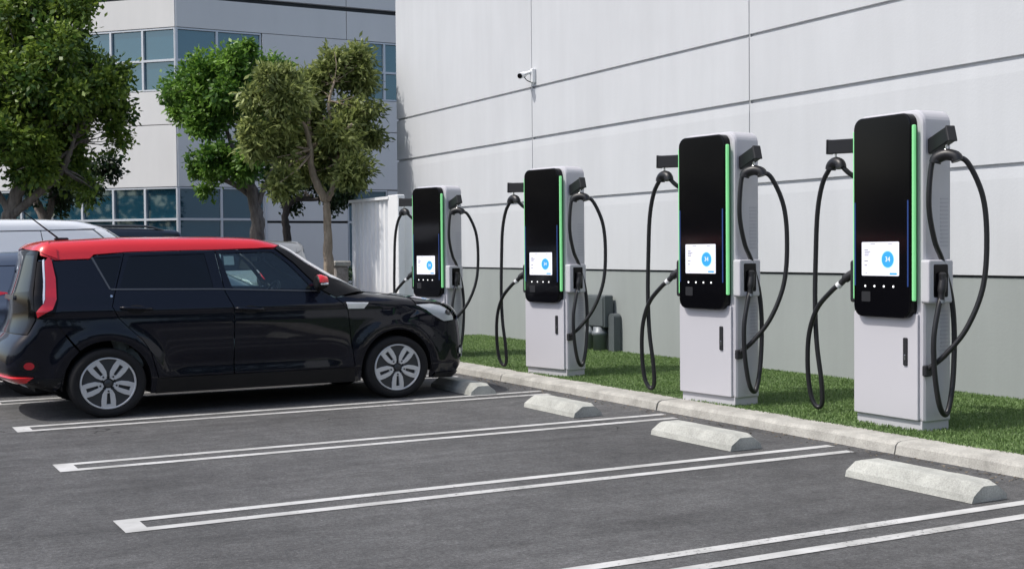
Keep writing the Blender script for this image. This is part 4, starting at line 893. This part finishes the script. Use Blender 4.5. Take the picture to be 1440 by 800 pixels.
    a_s = re_([(1.80, 1.30)])[0][0]; ab_ = re_([(1.86, .60), (1.85, .46), (1.80, .25)]); a_t = re_([(1.68, 1.2)])[0][0]; a_q = re_([(1.845, .80), (1.77, .945), (1.63, .92)])
    # body strip around the lamps joins quarter panel and tailgate
    strip = re_([(1.805, 1.435), (1.832, 1.29), (1.822, 1.08), (1.785, .955), (1.63, .92), (1.61, .98), (1.63, 1.2), (1.66, 1.44)])
    both('tail_surround', 'glass_black' if detail else pk, 'ends', strip, step=.03, thick=.02, off=-.004, aux=RX)
    gate = [(strip[-1][0] + .004, zb(1.55)), (strip[-2][0] + .01, zb(1.2)), (strip[-4][0] + .01, zb(.92)), (strip[-4][0] + .06, zb(.79))]; gate = gate + flip(gate[::-1])
    win = [(strip[-1][0] + .05, zb(1.50)), (strip[-2][0] + .06, zb(1.17)), (math.pi, zb(1.14))]; win = win + flip(win[-2::-1])
    tg = panel('tailgate', M['glass_black' if detail else pk], ro, form, 'ends', gate, [win], **E); panel('rear_window', M[privacy], tg, form, 'ends', win, off=-.004, step=.05, thick=.004, aux=RX)
    panel('spoiler', M[roof], ro, form, 'ends', [(strip[0][0] - .03, zb(1.46)), (strip[-1][0], zb(1.535)), (math.pi, zb(1.56))] + flip([(strip[0][0] - .03, zb(1.46)), (strip[-1][0], zb(1.535))][::-1]) + [(PI2 - strip[0][0] + .0, zb(1.55)), (PI2 - strip[-1][0] + .0, zb(1.625)), (math.pi, zb(1.625)), (strip[-1][0], zb(1.625)), (strip[0][0] , zb(1.55))], step=.04, thick=.03, off=.012, aux=RX)
    arcp = [(2.235 - rx / sx, .318), (2.235 - (rx * .94) / sx, .452), (2.235 - rx * .819 / sx, .543), (2.235 - rx * .64 / sx, .620)]; bq = re_([(1.80, .25)]) + [(a, wz + q) for (a, _), q in zip(re_(arcp), (0, .134, .225, .300))] + [ (a_q[0][0], zb(.79)), (a_q[1][0], zb(.94)), (a_q[2][0], zb(.905)), (strip[-4][0] + .055, zb(.78)), (math.pi, zb(.78))]; bq = bq + flip(bq[-2::-1])
    rb = panel('rear_bumper', M[pk], ro, form, 'ends', bq, **E)
    lw = [(re_([(1.80, .24)])[0][0], zb(.235)), (ab_[1][0], zb(.385)), (math.pi, zb(.385))]; lw = lw + flip(lw[-2::-1]); panel('lower_bumper', M['trim_black'], rb, form, 'ends', lw, off=.006, **E)
    if detail:
        lip0 = re_([(1.60, .40), (1.60, .365)]); lp = [(lip0[0][0], zb(.395)), (lip0[0][0] + .2, zb(.395)), (math.pi, zb(.425)), (math.pi, zb(.36)), (lip0[1][0] + .2, zb(.352)), (lip0[1][0] + .03, zb(.365))]
        lp = [(lip0[0][0], zb(.402)), (lip0[0][0] + .25, zb(.412)), (math.pi, zb(.425))]; lp2 = [(math.pi, zb(.372)), (lip0[0][0] + .25, zb(.350)), (lip0[0][0] + .05, zb(.366))]
        panel('red_trim', M['paint_red'], rb, form, 'ends', lp + flip(lp[-2::-1]) + flip(lp2[::-1])[0:2] + lp2, step=.03, thick=.03, off=.022, aux=RX)
        rc_ = re_([(1.56, .505)])[0]; cir = lambda r_: [(rc_[0] + r_ / 1.05 * math.cos(i * .393), rc_[1] + r_ * math.sin(i * .393)) for i in range(16)]
        for mir in (0, 1):
            f_ = flip if mir else (lambda q: q); h_ = panel('reflector_housing', M['trim_black'], rb, form, 'ends', f_(cir(.058)), step=.02, thick=.01, off=.008, aux=RX); panel('reflector', M['lamp_red'], h_, form, 'ends', f_(cir(.034)), step=.02, thick=.012, off=.013, aux=RX)
        pl_ = [(math.pi - .36, .50), (math.pi - .36, .63), (math.pi + .36, .63), (math.pi + .36, .50)]; panel('number_plate', M['plate'], rb, form, 'ends', [(math.pi + (a - math.pi) * .62, z) for a, z in pl_], step=.04, thick=.012, off=.012, aux=RX)
        panel('hatch_handle', M['satin'], tg, form, 'ends', [(math.pi - .35, 1.085), (math.pi - .33, 1.125), (math.pi + .33, 1.125), (math.pi + .35, 1.085)], step=.03, thick=.02, off=.018, aux=RX)
        panel('window_card', M['plate'], fd[0], form, 'side', L_([(3.375, 1.395), (3.375, 1.482), (3.475, 1.482), (3.475, 1.395)]), step=.03, thick=.002, off=-.022)
        # silver fender badge with its dark surround
        both('fender_badge', 'lamp_clear', 'side', L_([(4.560, 1.000), (4.800, .990), (4.750, .932), (4.580, .935)]), step=.03, thick=.01, off=.006)
        for hx, hz, pr in ((2.50, 1.0, rd), (3.57, .965, fd)):
            X, Z = hx - dx, hz
            for mir in (0, 1):
                sg = 1 if mir else -1; yw = float(form.width(np.array([X]), np.array([Z]))[0])
                m = MB(); m.tube(spline([(X - .14, sg * (yw - .005), Z + .005), (X - .11, sg * (yw + .03), Z + .006), (X, sg * (yw + .038), Z), (X + .11, sg * (yw + .03), Z - .008), (X + .14, sg * (yw - .005), Z - .01)], 5), .015, 10); m.build('door_handle', M[pk], pr[mir])
                panel('handle_recess', M['trim_black'], pr[mir], form, 'side', [(X + .085 * math.cos(i * .393), Z - .012 + .042 * math.sin(i * .393)) for i in range(16)], step=.03, thick=.004, off=.0025, mirror=bool(mir))
        both('fuel_mark', 'chrome', 'side', [(2.285 - dx + .012 * math.cos(i * .785), 1.115 + .012 * math.sin(i * .785)) for i in range(8)], step=.02, thick=.004, off=.003)
    # inner shells behind the shut lines of nose and tail
    sh = re_([(1.828, .28), (1.828, .46), (1.85, .60), (1.875, .74), (1.84, .95), (1.84, 1.20), (1.835, 1.43), (1.70, 1.52)]); panel('tail_shell', M[pk], ro, form, 'ends', sh + flip(sh[::-1]), step=.05, thick=.01, off=-.012, aux=RX) if not detail else panel('tail_shell', M[pk], ro, form, 'ends', sh[:5] + flip(sh[:5][::-1]), step=.05, thick=.01, off=-.012, aux=RX)
    sh = fe([(5.56, .24), (5.53, .45), (5.50, .62), (5.48, .75), (5.42, .88), (5.45, .945)]); panel('nose_shell', M['trim_black'], ro, form, 'ends', sh + [(-a, z) for a, z in sh[::-1]], step=.05, thick=.01, off=-.024, aux=FX)
    panel('engine_cover', M['trim_black'], ro, form, 'ring', [(fx(4.80 - dx), 1.15), (fx(5.74 - dx), 1.10), (fx(5.74 - dx), -1.10), (fx(4.80 - dx), -1.15)], step=.06, thick=.01, off=-.026, aux=zc3, scale=(1, .6))
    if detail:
        for mir in (False, True): panel('windscreen_highlight', M['edge_highlight'], ro, form, 'ring', [(x, a) for x, a in pil_i] + [(x - .008, a + .05) for x, a in pil_i[::-1]], step=.03, thick=.012, off=.012, aux=zc2, scale=(1, .7), mirror=mir)  # pale strip stands in for the sun's reflection on the windscreen edge
    # ---- mirrors
    for sg in (-1, 1):
        mx, mz = fx(4.28 - dx), fz(1.205); yw = float(form.width(np.array([mx]), np.array([fz(1.1)]))[0])
        m = MB(); c = Vector((mx, sg * (yw + .105), mz)); rings = []
        for i, (t, a, b, oz) in enumerate(((-.06, .05, .045, 0), (-.055, .085, .07, 0), (-.01, .09, .075, 0), (.045, .062, .055, .0), (.07, .02, .02, -.01))): rings.append([(c.x + t, c.y + a * 1.05 * math.cos(q * math.pi / 8), c.z + oz + b * math.sin(q * math.pi / 8)) for q in range(16)])
        vs = [p for r_ in rings for p in r_]; fs = [(k * 16 + i, k * 16 + (i + 1) % 16, k * 16 + 16 + (i + 1) % 16, k * 16 + 16 + i) for k in range(4) for i in range(16)] + [tuple(range(15, -1, -1)), tuple(range(64, 80))]
        m.add(vs, fs, 0, True); m.tube([(mx + .01, sg * (yw - .03), fz(1.125)), (mx, sg * (yw + .05), mz - .05)], .022, 8); mo = m.build('mirror', M['trim_black'], ro)
        m = MB(); vs = []; 
        for t, a, b in ((-.052, .088, .073), (-.01, .094, .079), (.047, .066, .059)):
            for q in range(9): vs.append((c.x + t, c.y + a * 1.05 * math.cos(q * math.pi / 8), c.z + .002 + b * math.sin(q * math.pi / 8)))
        m.add(vs, [(k * 9 + i, k * 9 + i + 1, k * 9 + 10 + i, k * 9 + 9 + i) for k in range(2) for i in range(8)], 0, True); m.build('mirror_cap', M[roof], mo)
        if detail:
            m = MB(); m.box((c.x, c.y + sg * .055, c.z - .012), (.085, .085, .022), bev=.008); m.build('turn_signal', M['lamp_clear'], mo)
    # ---- wheels, wells, floor
    for i in (0, 1):
        for sg in (-1, 1): add_wheel(ro, wcx[i], sg * (hw - .015), wz, sg > 0)
    for i in (0, 1):
        for sg in (-1, 1):
            m = MB(); a = arc(wcx[i], wz, rx + .012, rzz + .012, -8, 188, 22); vs = [(x, sg * (hw - .03), z) for x, z in a] + [(x, sg * (hw - .33), z) for x, z in a]; n = len(a)
            m.add(vs, [(k, k + 1, n + k + 1, n + k) for k in range(n - 1)] + [tuple(range(n, 2 * n))]); m.build('wheel_well', M['under'], ro)
    m = MB(); m.box(((wcx[0] + wcx[1]) / 2, 0, .235), (wcx[1] - wcx[0] - .8, 2 * hw - .14, .07)); m.box(((xr + xf) / 2, 0, .30), (xf - xr - .7, 2 * hw - .72, .12)); m.box((wcx[1] + .15, 0, .62), (.9, 2 * hw - .72, .5)); m.box((wcx[0] - .1, 0, .55), (1.0, 2 * hw - .72, .4))
    m.build('floor_pan', M['under'], ro)
    # ---- cabin
    inn = 'interior'
    zs = sz
    for sg in (-1, 1):
        m = MB(); xs = fx(3.45 - dx); m.box((xs + .10, sg * .36, .52 * zs), (.52, .48, .16), bev=.04); m.box((xs - .19, sg * .36, .86 * zs), (.13, .46, .62), rot=Matrix.Rotation(R(-14), 3, 'Y'), bev=.05); st = m.build('front_seat', M[inn], ro)
        m = MB(); m.box((xs - .285, sg * .36, 1.26 * zs), (.09, .26, .19), rot=Matrix.Rotation(R(-8), 3, 'Y'), bev=.035); m.build('headrest', M[inn], st)
    m = MB(); xs = fx(2.55 - dx); m.box((xs + .1, 0, .52 * zs), (.5, 1.2, .18), bev=.04); m.box((xs - .2, 0, .85 * zs), (.14, 1.22, .6), rot=Matrix.Rotation(R(-16), 3, 'Y'), bev=.04); m.build('rear_seat', M[inn], ro)
    m = MB(); xs = fx(4.55 - dx); m.box((xs, 0, .93 * zs), (.55, 1.46, .22), bev=.06); m.box((xs + .22, 0, .70 * zs), (.1, 1.46, .6), bev=.02); m.build('dashboard', M['interior_light' if detail else inn], ro)
    m = MB(); c = Vector((fx(4.16 - dx), .36, 1.03 * zs)); rot = Matrix.Rotation(R(-62), 3, 'Y')
    ring = [c + rot @ Vector((.185 * math.cos(q * math.pi / 12), .185 * math.sin(q * math.pi / 12), 0)) for q in range(25)]; m.tube(ring, .016, 8, cap=False); m.tube([ring[0], ring[12]], .018, 6); m.tube([c, ring[6]], .018, 6); m.tube([c, c + Vector((.3, 0, -.12))], .03, 8)
    m.build('steering_wheel', M['interior' if not detail else 'trim_black'], ro)
    if detail:
        m = MB(); X = fx(1.98 - dx); zt = float(np.interp(X, form.xs, form.zt)); m.box((X, 0, zt + .010), (.13, .05, .03), bev=.01); m.tube([(X - .03, 0, zt + .02), (X - .34, 0, zt + .27)], [.009, .005], 8); m.build('aerial', M['trim_black'], ro)
        m = MB(); m.tube([(fx(3.92 - dx), 0, 1.47), (fx(3.97 - dx), 0, 1.50)], .01, 6); m.box((fx(3.90 - dx), 0, 1.44), (.03, .22, .065), bev=.01); m.build('rear_view_mirror', M['trim_black'], ro)
    if roof_rails:
        for sg in (-1, 1):
            pts = []
            for x in np.linspace(fx(2.0 - dx), fx(3.75 - dx), 8): pts.append((x, sg * .56, float(np.interp(x, form.xs, form.zt)) + .025))
            pts[0] = (pts[0][0], pts[0][1], pts[0][2] - .06); pts[-1] = (pts[-1][0], pts[-1][1], pts[-1][2] - .06)
            m = MB(); m.tube(spline(pts, 4), .022, 8); m.build('roof_rail', M['satin'], ro)
    return root

build_car('compact_car', (3.675, 12.81, 0), 0, 'black boxy compact car with bright red roof parked in front of the chargers', 'car', 'paint_black', 'paint_red')
build_car('crossover_car', (3.32, 15.12, 0), 0, 'blue grey crossover parked directly beyond the black car, its rear showing at the left edge', 'car', 'paint_grey', 'paint_grey', warp=((lambda x: x * .98), (lambda z: z if z < 1.12 else 1.12 + (z - 1.12) * .80)), detail=False, slim_lamp=True, glass='glass_dark')
build_car('panel_van', (2.85, 18.05, 0), 0, 'white windowless delivery van behind the black car, roof only in view', 'van', 'paint_white', 'paint_white', warp=((lambda x: x * 1.10), (lambda z: z * 1.185)), hw=.92, detail=False, van=True, glass='glass_dark')
build_car('sport_utility_car', (3.75, 23.9, 0), math.pi, 'dark blue sport utility car with roof rails between the white van and the office windows', 'car', 'paint_navy', 'paint_navy', warp=((lambda x: x * .98), (lambda z: z * 1.19)), detail=False, roof_rails=True, glass='glass_dark')
build_car('hatchback_car', (5.12, 20.9, 0), math.pi, 'silver hatchback standing behind the windscreen of the black car', 'car', 'paint_silver', 'paint_silver', warp=((lambda x: x * .95), (lambda z: z * 1.035)), detail=False, slim_lamp=True, glass='glass_dark')
